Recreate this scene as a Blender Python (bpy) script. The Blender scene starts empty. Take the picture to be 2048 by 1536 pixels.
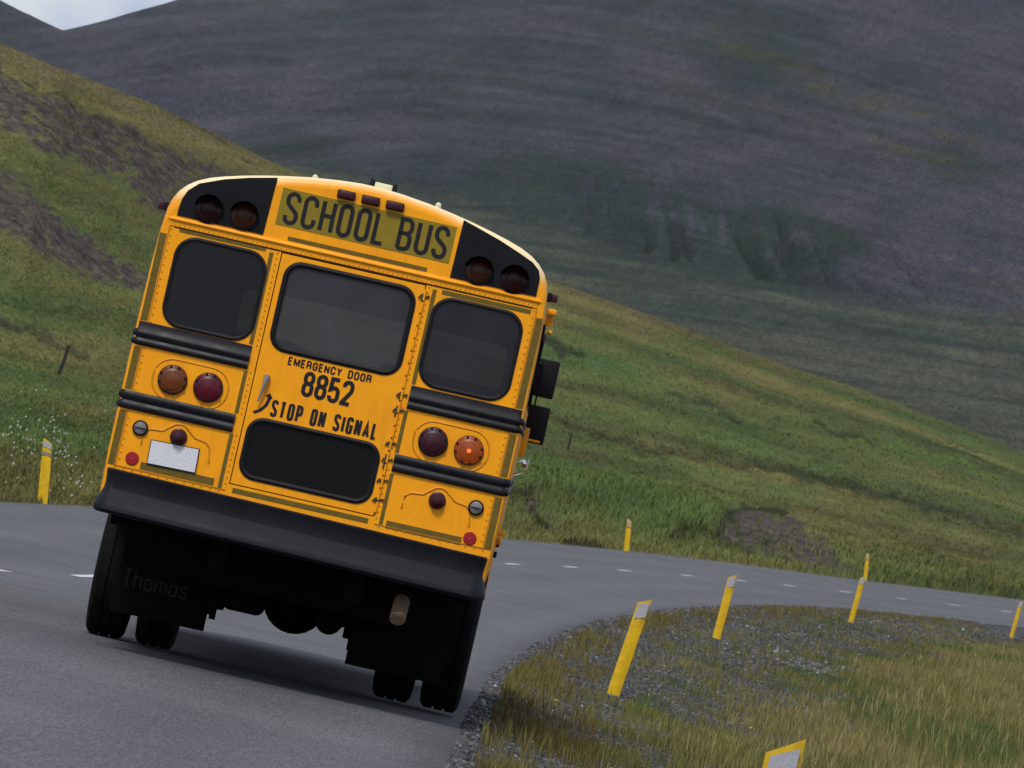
import bpy, bmesh, math, random
import numpy as np
from mathutils import Vector, Matrix
S = bpy.context.scene
COL = S.collection
rng = np.random.default_rng(7)
random.seed(7)
R = math.radians

# ------------------------------------------------------------------ camera
F = 16400.0                       # focal length in pixels of the 2048 px wide photograph
H, PITCH, ROLL = 1.9, R(.535), R(11.0)
_f = np.array([0, math.cos(PITCH), math.sin(PITCH)]); _u = np.array([0, -math.sin(PITCH), math.cos(PITCH)]); _r = np.array([1., 0, 0])
CR = _r * math.cos(ROLL) + _u * math.sin(ROLL); CU = _u * math.cos(ROLL) - _r * math.sin(ROLL); CF = _f
CO = np.array([0, 0, H])
cam = bpy.data.cameras.new('camera'); co = bpy.data.objects.new('camera', cam); COL.objects.link(co)
cam.sensor_width = 36; cam.lens = F / 2048 * 36; cam.clip_start = 1; cam.clip_end = 20000
co.matrix_world = Matrix(((CR[0], CU[0], -CF[0], 0), (CR[1], CU[1], -CF[1], 0), (CR[2], CU[2], -CF[2], H), (0, 0, 0, 1)))
cam.dof.use_dof = True; cam.dof.focus_distance = 50.5; cam.dof.aperture_fstop = 26
S.camera = co
S.render.resolution_x, S.render.resolution_y = 1024, 768

# ------------------------------------------------------------------ sky, sun, exposure
SUN_EL, SUN_AZ = R(52), R(200)     # azimuth measured from +Y towards +X
S.view_settings.view_transform = 'Standard'; S.view_settings.look = 'None'
S.view_settings.exposure = 0.22; S.view_settings.gamma = 1
w = bpy.data.worlds.new('World'); S.world = w; w.use_nodes = True
nt = w.node_tree; nt.nodes.clear()
def N(nt, t, **k):
    n = nt.nodes.new(t)
    for a, b in k.items():
        if a.startswith('i_'):
            n.inputs[a[2:].replace('_', ' ')].default_value = b
        else: setattr(n, a, b)
    return n
out = N(nt, 'ShaderNodeOutputWorld'); bg = N(nt, 'ShaderNodeBackground'); bg.inputs[1].default_value = .075
sky = N(nt, 'ShaderNodeTexSky', sky_type='NISHITA', sun_disc=False, sun_elevation=SUN_EL, sun_rotation=SUN_AZ, air_density=1.0, dust_density=2.0)
tc = N(nt, 'ShaderNodeTexCoord'); mp = N(nt, 'ShaderNodeMapping'); mp.inputs['Scale'].default_value = (2, 2, 5)
cn = N(nt, 'ShaderNodeTexNoise'); cn.inputs['Scale'].default_value = 2.2; cn.inputs['Detail'].default_value = 8; cn.inputs['Roughness'].default_value = .55
cr = N(nt, 'ShaderNodeValToRGB'); cr.color_ramp.elements[0].position = .36; cr.color_ramp.elements[1].position = .60
cr.color_ramp.elements[0].color = (.50, .50, .50, 1); cr.color_ramp.elements[1].color = (1, 1, 1, 1)
mx = N(nt, 'ShaderNodeMix', data_type='RGBA')
mx.inputs[7].default_value = (7.2, 7.7, 8.7, 1)
L_ = nt.links.new
L_(tc.outputs['Generated'], mp.inputs[0]); L_(mp.outputs[0], cn.inputs['Vector']); L_(cn.outputs['Fac'], cr.inputs[0])
cn2 = N(nt, 'ShaderNodeTexNoise'); cn2.inputs['Scale'].default_value = 55; cn2.inputs['Detail'].default_value = 6; cr2 = N(nt, 'ShaderNodeValToRGB')
cr2.color_ramp.elements[0].position = .40; cr2.color_ramp.elements[0].color = (.80, .88, 1.06, 1); cr2.color_ramp.elements[1].position = .60; cr2.color_ramp.elements[1].color = (1.22, 1.20, 1.16, 1)
mx2 = N(nt, 'ShaderNodeMix', data_type='RGBA', blend_type='MULTIPLY'); mx2.inputs[0].default_value = 1
L_(tc.outputs['Generated'], cn2.inputs['Vector']); L_(cn2.outputs['Fac'], cr2.inputs[0]); L_(mx.outputs[2], mx2.inputs[6]); L_(cr2.outputs[0], mx2.inputs[7])
L_(cr.outputs[0], mx.inputs[0]); L_(sky.outputs[0], mx.inputs[6]); L_(mx2.outputs[2], bg.inputs[0]); L_(bg.outputs[0], out.inputs[0])
sl = bpy.data.lights.new('sun', 'SUN'); sl.energy = 2.3; sl.angle = R(14); sl.color = (1, .95, .87)
so = bpy.data.objects.new('sun', sl); COL.objects.link(so)
so.rotation_euler = (R(90) - SUN_EL, 0, -SUN_AZ + math.pi)
sd = Vector((math.sin(SUN_AZ) * math.cos(SUN_EL), math.cos(SUN_AZ) * math.cos(SUN_EL), math.sin(SUN_EL)))
so.rotation_euler = sd.to_track_quat('Z', 'Y').to_euler()
S.cycles.max_bounces = 8; S.cycles.transparent_max_bounces = 12

# ------------------------------------------------------------------ measuring: rays through photograph pixels
def ray(px, py): return CF + CR * ((px - 1024) / F) + CU * ((768 - py) / F)
def AE(px, py):
    d = ray(px, py); return F * d[0] / d[1], F * d[2] / d[1]
def toimg(P):
    d = np.asarray(P) - CO; z = d @ CF
    return np.stack([1024 + F * (d @ CR) / z, 768 - F * (d @ CU) / z], -1)

# ------------------------------------------------------------------ noise in numpy
def _h(ix, iy, s):
    n = (ix.astype(np.int64) * 374761393 + iy.astype(np.int64) * 668265263 + s * 974634617) & 0x7fffffff
    n = ((n ^ (n >> 13)) * 1274126177) & 0x7fffffff
    return ((n ^ (n >> 16)) & 0xffff) / 65535.0
def vn(x, y, s=0):
    x = np.asarray(x, float); y = np.asarray(y, float)
    ix = np.floor(x); iy = np.floor(y); fx = x - ix; fy = y - iy; fx = fx * fx * (3 - 2 * fx); fy = fy * fy * (3 - 2 * fy)
    a = _h(ix, iy, s); b = _h(ix + 1, iy, s); c = _h(ix, iy + 1, s); d = _h(ix + 1, iy + 1, s)
    return (a + (b - a) * fx) * (1 - fy) + (c + (d - c) * fx) * fy
def fbm(x, y, o=4, s=0):
    t = 0; a = .5; k = 1
    for i in range(o): t = t + a * vn(x * k, y * k, s + i); a *= .5; k *= 2.03
    return t
def sst(a, b, x): t = np.clip((x - a) / (b - a), 0, 1); return t * t * (3 - 2 * t)

# ------------------------------------------------------------------ materials
def mat(name, base, rough=.6, spec=.5, metal=0, coat=0, var=None, vscale=8, bump=0, bscale=40, emit=None, detail=4, rvar=0):
    m = bpy.data.materials.new(name); m.use_nodes = True; t = m.node_tree; p = t.nodes['Principled BSDF']
    p.inputs['Base Color'].default_value = (*base, 1); p.inputs['Roughness'].default_value = rough
    p.inputs['Specular IOR Level'].default_value = spec; p.inputs['Metallic'].default_value = metal; p.inputs['Coat Weight'].default_value = coat
    p.inputs['Coat Roughness'].default_value = .12
    c = N(t, 'ShaderNodeTexCoord')
    if var:
        n = N(t, 'ShaderNodeTexNoise'); n.inputs['Scale'].default_value = vscale; n.inputs['Detail'].default_value = detail; n.inputs['Roughness'].default_value = .65
        r = N(t, 'ShaderNodeValToRGB'); r.color_ramp.elements[0].position = .33; r.color_ramp.elements[1].position = .67
        r.color_ramp.elements[0].color = (*base, 1); r.color_ramp.elements[1].color = (*var, 1)
        t.links.new(c.outputs['Object'], n.inputs['Vector']); t.links.new(n.outputs['Fac'], r.inputs[0]); t.links.new(r.outputs[0], p.inputs['Base Color'])
        if rvar:
            mr = N(t, 'ShaderNodeMapRange'); mr.inputs[1].default_value = .3; mr.inputs[2].default_value = .7; mr.inputs[3].default_value = rough; mr.inputs[4].default_value = rough + rvar
            t.links.new(n.outputs['Fac'], mr.inputs[0]); t.links.new(mr.outputs[0], p.inputs['Roughness'])
    if bump:
        n2 = N(t, 'ShaderNodeTexNoise'); n2.inputs['Scale'].default_value = bscale; n2.inputs['Detail'].default_value = 3
        b = N(t, 'ShaderNodeBump'); b.inputs['Strength'].default_value = bump; b.inputs['Distance'].default_value = .01
        t.links.new(c.outputs['Object'], n2.inputs['Vector']); t.links.new(n2.outputs['Fac'], b.inputs['Height']); t.links.new(b.outputs[0], p.inputs['Normal'])
    if emit: p.inputs['Emission Color'].default_value = (*emit[0], 1); p.inputs['Emission Strength'].default_value = emit[1]
    return m

YEL = mat('bus_yellow', (.86, .345, .002), .42, .22, coat=.06, var=(.80, .300, .002), vscale=3.2, bump=.05, bscale=9, rvar=.12)
# road film: grime that collects low on the bus, and a grimy streaking noise
def grime(m):
    t = m.node_tree; p = t.nodes['Principled BSDF']; src = p.inputs['Base Color'].links[0].from_socket
    c = N(t, 'ShaderNodeTexCoord'); mpn = N(t, 'ShaderNodeMapping'); mpn.inputs['Scale'].default_value = (14, 14, 2.2)
    n = N(t, 'ShaderNodeTexNoise'); n.inputs['Scale'].default_value = 1.0; n.inputs['Detail'].default_value = 6; n.inputs['Roughness'].default_value = .7
    r = N(t, 'ShaderNodeValToRGB'); r.color_ramp.elements[0].position = .50; r.color_ramp.elements[1].position = .80
    r.color_ramp.elements[0].color = (0, 0, 0, 1); r.color_ramp.elements[1].color = (.34, .34, .34, 1)
    mxn = N(t, 'ShaderNodeMix', data_type='RGBA'); mxn.inputs[7].default_value = (.36, .14, .008, 1)
    t.links.new(c.outputs['Object'], mpn.inputs[0]); t.links.new(mpn.outputs[0], n.inputs['Vector']); t.links.new(n.outputs['Fac'], r.inputs[0])
    t.links.new(r.outputs[0], mxn.inputs[0]); t.links.new(src, mxn.inputs[6]); t.links.new(mxn.outputs[2], p.inputs['Base Color'])
grime(YEL)
BLACK = mat('black_paint', (.004, .004, .006), .55, .16, var=(.007, .007, .010), vscale=5)
INK = mat('black_lettering', (.007, .007, .009), .5, .3)
RUB = mat('black_rubber', (.005, .005, .007), .6, .18, var=(.010, .010, .012), vscale=20)
RAIL = mat('black_rail_paint', (.005, .005, .008), .36, .24, var=(.010, .010, .014), vscale=9, rvar=.2)
BUMP = mat('bumper_paint', (.005, .0055, .009), .5, .18, var=(.009, .009, .014), vscale=6, bump=.05, rvar=.15)
TYRE = mat('tyre_rubber', (.004, .004, .004), .85, .1, var=(.008, .008, .008), vscale=15, bump=.2, bscale=60)
UNDER = mat('underbody', (.003, .003, .003), .85, .08, var=(.006, .005, .0045), vscale=6)
TAPE = mat('reflective_tape', (.105, .068, .005), .5, .25, var=(.145, .10, .014), vscale=30)
SIGN = mat('sign_yellow', (.235, .165, .008), .45, .3, var=(.19, .14, .010), vscale=12)
AMB = mat('amber_lens', (.15, .036, .004), .38, .3, var=(.10, .026, .008), vscale=25, coat=.08)
AMBLIT = mat('amber_lens_lit', (.24, .048, .004), .38, .3, var=(.18, .040, .006), vscale=40, coat=.08, emit=((1, .10, .005), .055))
BULB = mat('lit_bulb', (.7, .2, .03), .3, emit=((1, .12, .02), .5))
REDL = mat('red_lens', (.10, .003, .010), .38, .3, var=(.065, .003, .012), vscale=25, coat=.08)
MAR = mat('maroon_lens', (.042, .005, .013), .4, .3, coat=.08, var=(.030, .004, .010), vscale=30)
DKR = mat('dark_red_lens', (.018, .0015, .0015), .35, .3)
DKA = mat('dark_amber_lens', (.038, .010, .002), .35, .3)
REFL = mat('red_reflector', (.32, .002, .006), .3, .5, var=(.24, .002, .006), vscale=80)
CLR = mat('clear_lens', (.22, .2, .19), .2, .6, var=(.10, .09, .09), vscale=18, coat=.5)
CHR = mat('chrome', (.7, .7, .72), .15, .5, metal=1)
STEEL = mat('worn_steel', (.33, .31, .32), .4, .5, metal=.7)
PLATE = mat('plate_white', (.52, .53, .58), .5, .4, var=(.64, .65, .70), vscale=90, detail=2, bump=.3, bscale=120)
TAN = mat('exhaust_metal', (.27, .175, .11), .75, .15, var=(.15, .10, .065), vscale=20)
CREAM = mat('cream_plastic', (.62, .60, .38), .5)
SEAT = mat('seat_vinyl', (.03, .035, .022), .6, var=(.045, .05, .03), vscale=6)
INT = mat('interior_panel', (.10, .10, .11), .7)
PYEL = mat('post_yellow', (.74, .46, .005), .5, .3, var=(.50, .30, .010), vscale=11, bump=.05)
PREF = mat('post_reflector', (.30, .30, .33), .35, .5, var=(.40, .40, .43), vscale=160, detail=1)
PBAND = mat('post_band', (.20, .18, .15), .5)
GALV = mat('galvanised_foot', (.16, .19, .24), .5, metal=.5)
WOOD = mat('stake_wood', (.012, .014, .013), .9, var=(.022, .022, .02), vscale=30)
ROCKW = mat('pale_rock', (.45, .45, .45), .9, var=(.3, .3, .3), vscale=20)

def glass_mat(name, dust, tint, fac):
    m = bpy.data.materials.new(name); m.use_nodes = True; t = m.node_tree; p = t.nodes['Principled BSDF']; o = t.nodes['Material Output']
    c = N(t, 'ShaderNodeTexCoord'); n = N(t, 'ShaderNodeTexNoise'); n.inputs['Scale'].default_value = 1.6; n.inputs['Detail'].default_value = 8; n.inputs['Roughness'].default_value = .6
    r = N(t, 'ShaderNodeValToRGB'); r.color_ramp.elements[0].position = .35; r.color_ramp.elements[1].position = .7
    r.color_ramp.elements[0].color = (*dust[0], 1); r.color_ramp.elements[1].color = (*dust[1], 1)
    t.links.new(c.outputs['Object'], n.inputs['Vector']); t.links.new(n.outputs['Fac'], r.inputs[0]); t.links.new(r.outputs[0], p.inputs['Base Color'])
    p.inputs['Roughness'].default_value = .06; p.inputs['Specular IOR Level'].default_value = .5
    tr = N(t, 'ShaderNodeBsdfTransparent'); tr.inputs[0].default_value = (tint, tint, tint * 1.03, 1)
    ms = N(t, 'ShaderNodeMixShader'); ms.inputs[0].default_value = fac
    t.links.new(tr.outputs[0], ms.inputs[1]); t.links.new(p.outputs[0], ms.inputs[2]); t.links.new(ms.outputs[0], o.inputs[0])
    return m
GLD = glass_mat('tinted_glass', ((.006, .006, .009), (.010, .0095, .013)), .22, .60)
GLM = glass_mat('dusty_glass', ((.030, .029, .038), (.062, .059, .074)), .45, .62)
GLR = glass_mat('dusty_dark_glass', ((.008, .008, .012), (.028, .026, .038)), .25, .62)
GLS = glass_mat('side_glass', ((.01, .01, .012), (.02, .02, .02)), .8, .25)
GLB = mat('black_panel_glass', (.003, .0035, .003), .3, .16, var=(.006, .006, .005), vscale=4)

# ------------------------------------------------------------------ mesh helper
class MB:
    def __init__(s): s.v = []; s.f = []
    def add(s, vs, fs):
        k = len(s.v); s.v += [tuple(map(float, q)) for q in vs]; s.f += [tuple(i + k for i in q) for q in fs]; return s
    def box(s, x0, x1, y0, y1, z0, z1, b=0):
        if b <= 0:
            vs = [(x, y, z) for z in (z0, z1) for y in (y0, y1) for x in (x0, x1)]
            return s.add(vs, [(0, 2, 3, 1), (4, 5, 7, 6), (0, 1, 5, 4), (2, 6, 7, 3), (0, 4, 6, 2), (1, 3, 7, 5)])
        bm = bmesh.new(); bmesh.ops.create_cube(bm, size=1)
        for q in bm.verts: q.co = ((x0 + x1) / 2 + q.co.x * (x1 - x0), (y0 + y1) / 2 + q.co.y * (y1 - y0), (z0 + z1) / 2 + q.co.z * (z1 - z0))
        bmesh.ops.bevel(bm, geom=bm.edges[:], offset=b, segments=2, affect='EDGES', profile=.5)
        s.bm(bm); bm.free(); return s
    def bm(s, bm, M=None):
        bm.verts.index_update()
        return s.add([(M @ q.co if M else q.co) for q in bm.verts], [[q.index for q in f.verts] for f in bm.faces])
    def loft(s, loops, closed=True, c0=False, c1=False):
        n = len(loops[0]); vs = [p for l in loops for p in l]; fs = []
        for i in range(len(loops) - 1):
            for j in range(n if closed else n - 1):
                a = i * n + j; b = i * n + (j + 1) % n; fs.append((a, b, b + n, a + n))
        if c0: fs.append(tuple(range(n))[::-1])
        if c1: fs.append(tuple(range((len(loops) - 1) * n, len(loops) * n)))
        return s.add(vs, fs)
    def tube(s, path, r, n=8, closed=False, cap=True):
        P = [Vector(q) for q in path]; loops = []
        for i, p in enumerate(P):
            a = P[i - 1] if (i or closed) else p; b = P[(i + 1) % len(P)] if (i < len(P) - 1 or closed) else p
            t = (b - a).normalized(); u = t.orthogonal() if abs(t.z) > .95 else t.cross(Vector((0, 0, 1))); u.normalize(); v = t.cross(u)
            rr = r[i] if isinstance(r, (list, tuple)) else r
            loops.append([p + (u * math.cos(q) + v * math.sin(q)) * rr for q in [2 * math.pi * k / n for k in range(n)]])
        if closed: loops.append(loops[0])
        return s.loft(loops, True, cap and not closed, cap and not closed)
    def lathe(s, prof, c, axis='y', n=32):      # profile of (radius, offset along axis)
        loops = []
        for r, o in prof:
            l = []
            for k in range(n):
                q = 2 * math.pi * k / n; a, b = r * math.cos(q), r * math.sin(q)
                l.append((c[0] + a, c[1] + o, c[2] + b) if axis == 'y' else (c[0] + o, c[1] + a, c[2] + b) if axis == 'x' else (c[0] + a, c[1] + b, c[2] + o))
            loops.append(l)
        return s.loft(loops, True, prof[0][0] > 1e-4, prof[-1][0] > 1e-4)
    def plate(s, outer, holes, y):              # flat face with holes in an x-z plane
        bm = bmesh.new(); E = []
        for lp in [outer] + holes:
            vs = [bm.verts.new((p[0], y, p[1])) for p in lp]
            for i in range(len(vs)): E.append(bm.edges.new((vs[i], vs[(i + 1) % len(vs)])))
        bmesh.ops.triangle_fill(bm, use_beauty=True, use_dissolve=False, edges=E, normal=(0, -1, 0))
        s.bm(bm); bm.free(); return s
    def build(s, name, m, parent=None, smooth=30, fix=True):
        me = bpy.data.meshes.new(name); me.from_pydata(s.v, [], s.f)
        if fix:
            bm = bmesh.new(); bm.from_mesh(me); bmesh.ops.recalc_face_normals(bm, faces=bm.faces[:]); bm.to_mesh(me); bm.free()
        me.materials.append(m) if m else me.materials.append(None)
        if smooth: me.shade_smooth(); me.set_sharp_from_angle(angle=R(smooth))
        me.update()
        o = bpy.data.objects.new(name, me); COL.objects.link(o)
        if parent: o.parent = parent
        return o
def rr(x0, x1, z0, z1, r, n=7):
    pts = []
    for cx, cz, a in ((x1 - r, z1 - r, 0), (x0 + r, z1 - r, 90), (x0 + r, z0 + r, 180), (x1 - r, z0 + r, 270)):
        for k in range(n + 1): q = R(a + 90 * k / n); pts.append((cx + r * math.cos(q), cz + r * math.sin(q)))
    return pts
def Y3(l, y): return [(p[0], y, p[1]) for p in l]
def tag(o, label=None, cat=None, group=None, kind=None):
    if label: o['label'] = label
    if cat: o['category'] = cat
    if group: o['group'] = group
    if kind: o['kind'] = kind
    return o
def empty(name, loc=(0, 0, 0)):
    o = bpy.data.objects.new(name, None); COL.objects.link(o); o.location = loc; return o

# ------------------------------------------------------------------ road plan and heights
def xc(y): y = np.maximum(np.asarray(y, float), 15.); return -3.96 + .0237 * (y - 70) + 3.566e-4 * (y - 70) ** 2
def sl_(y): y = np.maximum(np.asarray(y, float), 15.); return .0237 + 7.132e-4 * (y - 70)
HB = 4.3
def hw_in(y): return HB + .22 * (1 - sst(56, 80, np.asarray(y, float)))
def road_xy(y, u):
    s = sl_(y); n = 1 / np.sqrt(1 + s * s); return xc(y) + u * n, y - u * s * n
def road_z(y, u):
    y = np.asarray(y, float)
    zc = .385 * (1 - sst(52, 84, y)) + .06 * sst(250, 330, y) + .1 * sst(300, 420, y)
    bank = .135 * (1 - sst(54, 95, y)) + .02 + .13 * sst(170, 260, y) + .2 * sst(270, 360, y)
    return zc - u / HB * bank
def uy(X, Y):                      # nearest road station for points (X, Y)
    y = np.array(Y, float)
    for _ in range(6):
        x = xc(y); s = sl_(y); n2 = 1 + s * s; y = y + ((X - x) * s + (Y - y)) / n2
    s = sl_(y); n = 1 / np.sqrt(1 + s * s); return (X - xc(y)) * n - (Y - y) * s * n, y
def grid_mesh(name, V, nr, nc, m, smooth=True, flip=False):
    me = bpy.data.meshes.new(name); V = np.asarray(V, np.float32).reshape(-1, 3)
    i = np.arange(nr * nc).reshape(nr, nc)
    q = np.stack([i[:-1, :-1], i[:-1, 1:], i[1:, 1:], i[1:, :-1]], -1).reshape(-1, 4)
    if flip: q = q[:, ::-1]
    me.vertices.add(len(V)); me.vertices.foreach_set('co', V.ravel())
    me.loops.add(q.size); me.loops.foreach_set('vertex_index', q.ravel().astype(np.int32))
    me.polygons.add(len(q)); me.polygons.foreach_set('loop_start', np.arange(0, q.size, 4, dtype=np.int32))
    me.update(calc_edges=True); me.validate()
    if smooth: me.shade_smooth()
    me.materials.append(m); o = bpy.data.objects.new(name, me); COL.objects.link(o); return o
def colattr(o, name, arr):
    a = o.data.color_attributes.new(name, 'FLOAT_COLOR', 'POINT'); c = np.ones((len(o.data.vertices), 4), np.float32); c[:, :arr.shape[1]] = arr
    a.data.foreach_set('color', c.ravel())

# asphalt
def asphalt():
    m = bpy.data.materials.new('asphalt'); m.use_nodes = True; t = m.node_tree; p = t.nodes['Principled BSDF']; l = t.links.new
    c = N(t, 'ShaderNodeTexCoord')
    def noi(sc, det, ro=.6, vec=None):
        n = N(t, 'ShaderNodeTexNoise'); n.inputs['Scale'].default_value = sc; n.inputs['Detail'].default_value = det; n.inputs['Roughness'].default_value = ro
        l(vec or c.outputs['Object'], n.inputs['Vector']); return n
    mg = N(t, 'ShaderNodeMapping'); mg.inputs['Scale'].default_value = (1, .07, 1); l(c.outputs['Object'], mg.inputs[0])
    a = noi(70, 4, .9, mg.outputs[0]); b = noi(.35, 5); vv = N(t, 'ShaderNodeTexVoronoi'); vv.inputs['Scale'].default_value = 70; l(c.outputs['Object'], vv.inputs['Vector'])
    r1 = N(t, 'ShaderNodeValToRGB'); e = r1.color_ramp.elements; e[0].position = .36; e[1].position = .64; e[0].color = (.038, .038, .043, 1); e[1].color = (.142, .141, .151, 1); l(a.outputs['Fac'], r1.inputs[0])
    r2 = N(t, 'ShaderNodeValToRGB'); e = r2.color_ramp.elements; e[0].position = .3; e[1].position = .7; e[0].color = (.80, .80, .80, 1); e[1].color = (1.14, 1.13, 1.12, 1); l(b.outputs['Fac'], r2.inputs[0])
    mm = N(t, 'ShaderNodeMix', data_type='RGBA', blend_type='MULTIPLY'); mm.inputs[0].default_value = 1; l(r1.outputs[0], mm.inputs[6]); l(r2.outputs[0], mm.inputs[7])
    at = N(t, 'ShaderNodeAttribute', attribute_name='wear'); m2 = N(t, 'ShaderNodeMix', data_type='RGBA', blend_type='MULTIPLY'); m2.inputs[0].default_value = 1
    l(mm.outputs[2], m2.inputs[6]); l(at.outputs['Color'], m2.inputs[7]); l(m2.outputs[2], p.inputs['Base Color'])
    p.inputs['Roughness'].default_value = .75; p.inputs['Specular IOR Level'].default_value = .4
    bm_ = N(t, 'ShaderNodeBump'); bm_.inputs['Strength'].default_value = .6; bm_.inputs['Distance'].default_value = .006; l(vv.outputs['Distance'], bm_.inputs['Height']); l(bm_.outputs[0], p.inputs['Normal'])
    return m
ASPH = asphalt()
ys = np.concatenate([np.linspace(-60, 20, 20)[:-1], np.linspace(20, 140, 240)[:-1], np.linspace(140, 700, 400)])
us = np.concatenate([np.linspace(-HB, HB, 40)])
yy, uu = np.meshgrid(ys, us, indexing='ij')
edge = np.where(uu > 0, uu * hw_in(yy) / HB, uu) 
edge = edge + np.where(uu == us[-1], .14 * (fbm(yy * .22, yy * 0, 3, 3) - .5), 0)
gx, gy = road_xy(yy, edge); gz = road_z(yy, edge)
road = grid_mesh('road', np.stack([gx, gy, gz], -1), len(ys), len(us), ASPH, flip=True); tag(road, kind='structure')
wt = 1 - .14 * np.exp(-((np.abs(uu) - 3.0) / .45) ** 2) - .13 * np.exp(-((np.abs(uu) - 1.2) / .45) ** 2) - .62 * sst(3.7, 4.25, uu) * np.clip(.25 + 1.5 * fbm(yy * .25, uu * 2.2, 3, 9), 0, 1) - .2 * sst(3.8, 4.25, -uu)
wt += .26 * (fbm(yy * .06, uu * 1.5, 3, 21) - .5)
colattr(road, 'wear', np.stack([wt.ravel()] * 3, -1))
# dashes, 3 m long
mk = MB(); MARK = mat('road_paint', (.62, .62, .63), .6, var=(.36, .36, .38), vscale=9)
for px, py in [(-26, 1190), (176, 1151), (1024, 1129), (1142, 1130), (1250, 1136), (1375, 1146), (1480, 1160), (1578, 1175), (1690, 1186), (1803, 1197), (1910, 1206), (2015, 1218), (2118, 1232)]:
    d = ray(px, py); yq = np.linspace(40, 420, 7601); k = np.argmin(np.abs(xc(yq) / yq - d[0] / d[1])); y0 = yq[k]
    ex, ez = d[0] / d[1], d[2] / d[1]
    q = np.linspace(y0 - 1.6, y0 + 1.6, 5); vs = []
    for yq_ in q:
        for u in (-.06, .06):
            x, y = road_xy(yq_, u); vs.append((x, y, float(road_z(yq_, u)) + .006))
    mk.add(vs, [(2 * i, 2 * i + 1, 2 * i + 3, 2 * i + 2) for i in range(4)])
mk.build('lane_markings', MARK, road, smooth=0)

# ------------------------------------------------------------------ ground materials
def ground_mat(name, cols, scree, sc, dark=(.03, .04, .012), bright=(.09, .14, .02), streak=(1, 1, 1), fine=30, turf=False, con=1.0):
    m = bpy.data.materials.new(name); m.use_nodes = True; t = m.node_tree; p = t.nodes['Principled BSDF']; l = t.links.new
    c = N(t, 'ShaderNodeTexCoord'); mpn = N(t, 'ShaderNodeMapping'); mpn.inputs['Scale'].default_value = streak; l(c.outputs['Object'], mpn.inputs[0])
    def noi(s, d, ro=.6):
        n = N(t, 'ShaderNodeTexNoise'); n.inputs['Scale'].default_value = s; n.inputs['Detail'].default_value = d; n.inputs['Roughness'].default_value = ro; l(mpn.outputs[0], n.inputs['Vector']); return n
    def ramp(n, cs):
        r = N(t, 'ShaderNodeValToRGB'); e = r.color_ramp.elements
        e[0].position, e[0].color = cs[0][0], (*cs[0][1], 1); e[1].position, e[1].color = cs[-1][0], (*cs[-1][1], 1)
        for q in cs[1:-1]: k = e.new(q[0]); k.color = (*q[1], 1)
        l(n.outputs['Fac'], r.inputs[0]); return r
    def mix(f, a, b, bt='MIX'):
        x = N(t, 'ShaderNodeMix', data_type='RGBA', blend_type=bt)
        if isinstance(f, float): x.inputs[0].default_value = f
        else: l(f, x.inputs[0])
        l(a, x.inputs[6])
        if isinstance(b, tuple): x.inputs[7].default_value = (*b, 1)
        else: l(b, x.inputs[7])
        return x.outputs[2]
    g = ramp(noi(sc, 7, .65), cols)
    if turf:
        ta = N(t, 'ShaderNodeAttribute', attribute_name='turf'); g = type('o', (), {'outputs': [ta.outputs['Color']]})
    f = ramp(noi(fine, 4, .75), [(.3, (max(.1, 1 - .38 * con),) * 3), (.7, (1 + .35 * con, 1 + .35 * con, 1 + .30 * con))])
    s = ramp(noi(fine * .6, 6, .8), scree)
    at = N(t, 'ShaderNodeAttribute', attribute_name='mask'); sep = N(t, 'ShaderNodeSeparateColor'); l(at.outputs['Color'], sep.inputs[0])
    # break the mask edges up with noise
    bn = noi(sc * 3.0, 8, .7)
    def brk(o, lo=.25):
        a = N(t, 'ShaderNodeMath', operation='ADD'); l(o, a.inputs[0]); l(bn.outputs['Fac'], a.inputs[1])
        r = N(t, 'ShaderNodeMapRange'); r.inputs[1].default_value = .82; r.inputs[2].default_value = 1.12; l(a.outputs[0], r.inputs[0]); return r.outputs[0]
    c1 = mix(brk(sep.outputs[1]), g.outputs[0], dark); c2 = mix(brk(sep.outputs[2]), c1, bright)
    c3 = mix(brk(sep.outputs[0]), c2, s.outputs[0]); c4 = mix(1.0, c3, f.outputs[0], 'MULTIPLY'); l(c4, p.inputs['Base Color'])
    p.inputs['Roughness'].default_value = .95; p.inputs['Specular IOR Level'].default_value = .1
    b = N(t, 'ShaderNodeBump'); b.inputs['Strength'].default_value = .8; b.inputs['Distance'].default_value = 2.5 / fine; l(noi(fine * .8, 5, .7).outputs['Fac'], b.inputs['Height']); l(b.outputs[0], p.inputs['Normal'])
    return m
VERGE = ground_mat('verge_soil', [(.3, (.05, .05, .052)), (.5, (.075, .07, .07)), (.7, (.10, .085, .07))], [(.3, (.035, .035, .038)), (.7, (.12, .115, .12))], 1.2, fine=22, streak=(1, .12, 1))
HILLM = ground_mat('hill_turf', [(.28, (.045, .062, .014)), (.42, (.070, .082, .022)), (.55, (.100, .096, .030)), (.72, (.13, .110, .046))], [(.3, (.018, .012, .009)), (.48, (.064, .050, .040)), (.72, (.18, .150, .122))], .30, streak=(1, .18, 1), fine=5, turf=True)

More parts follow.
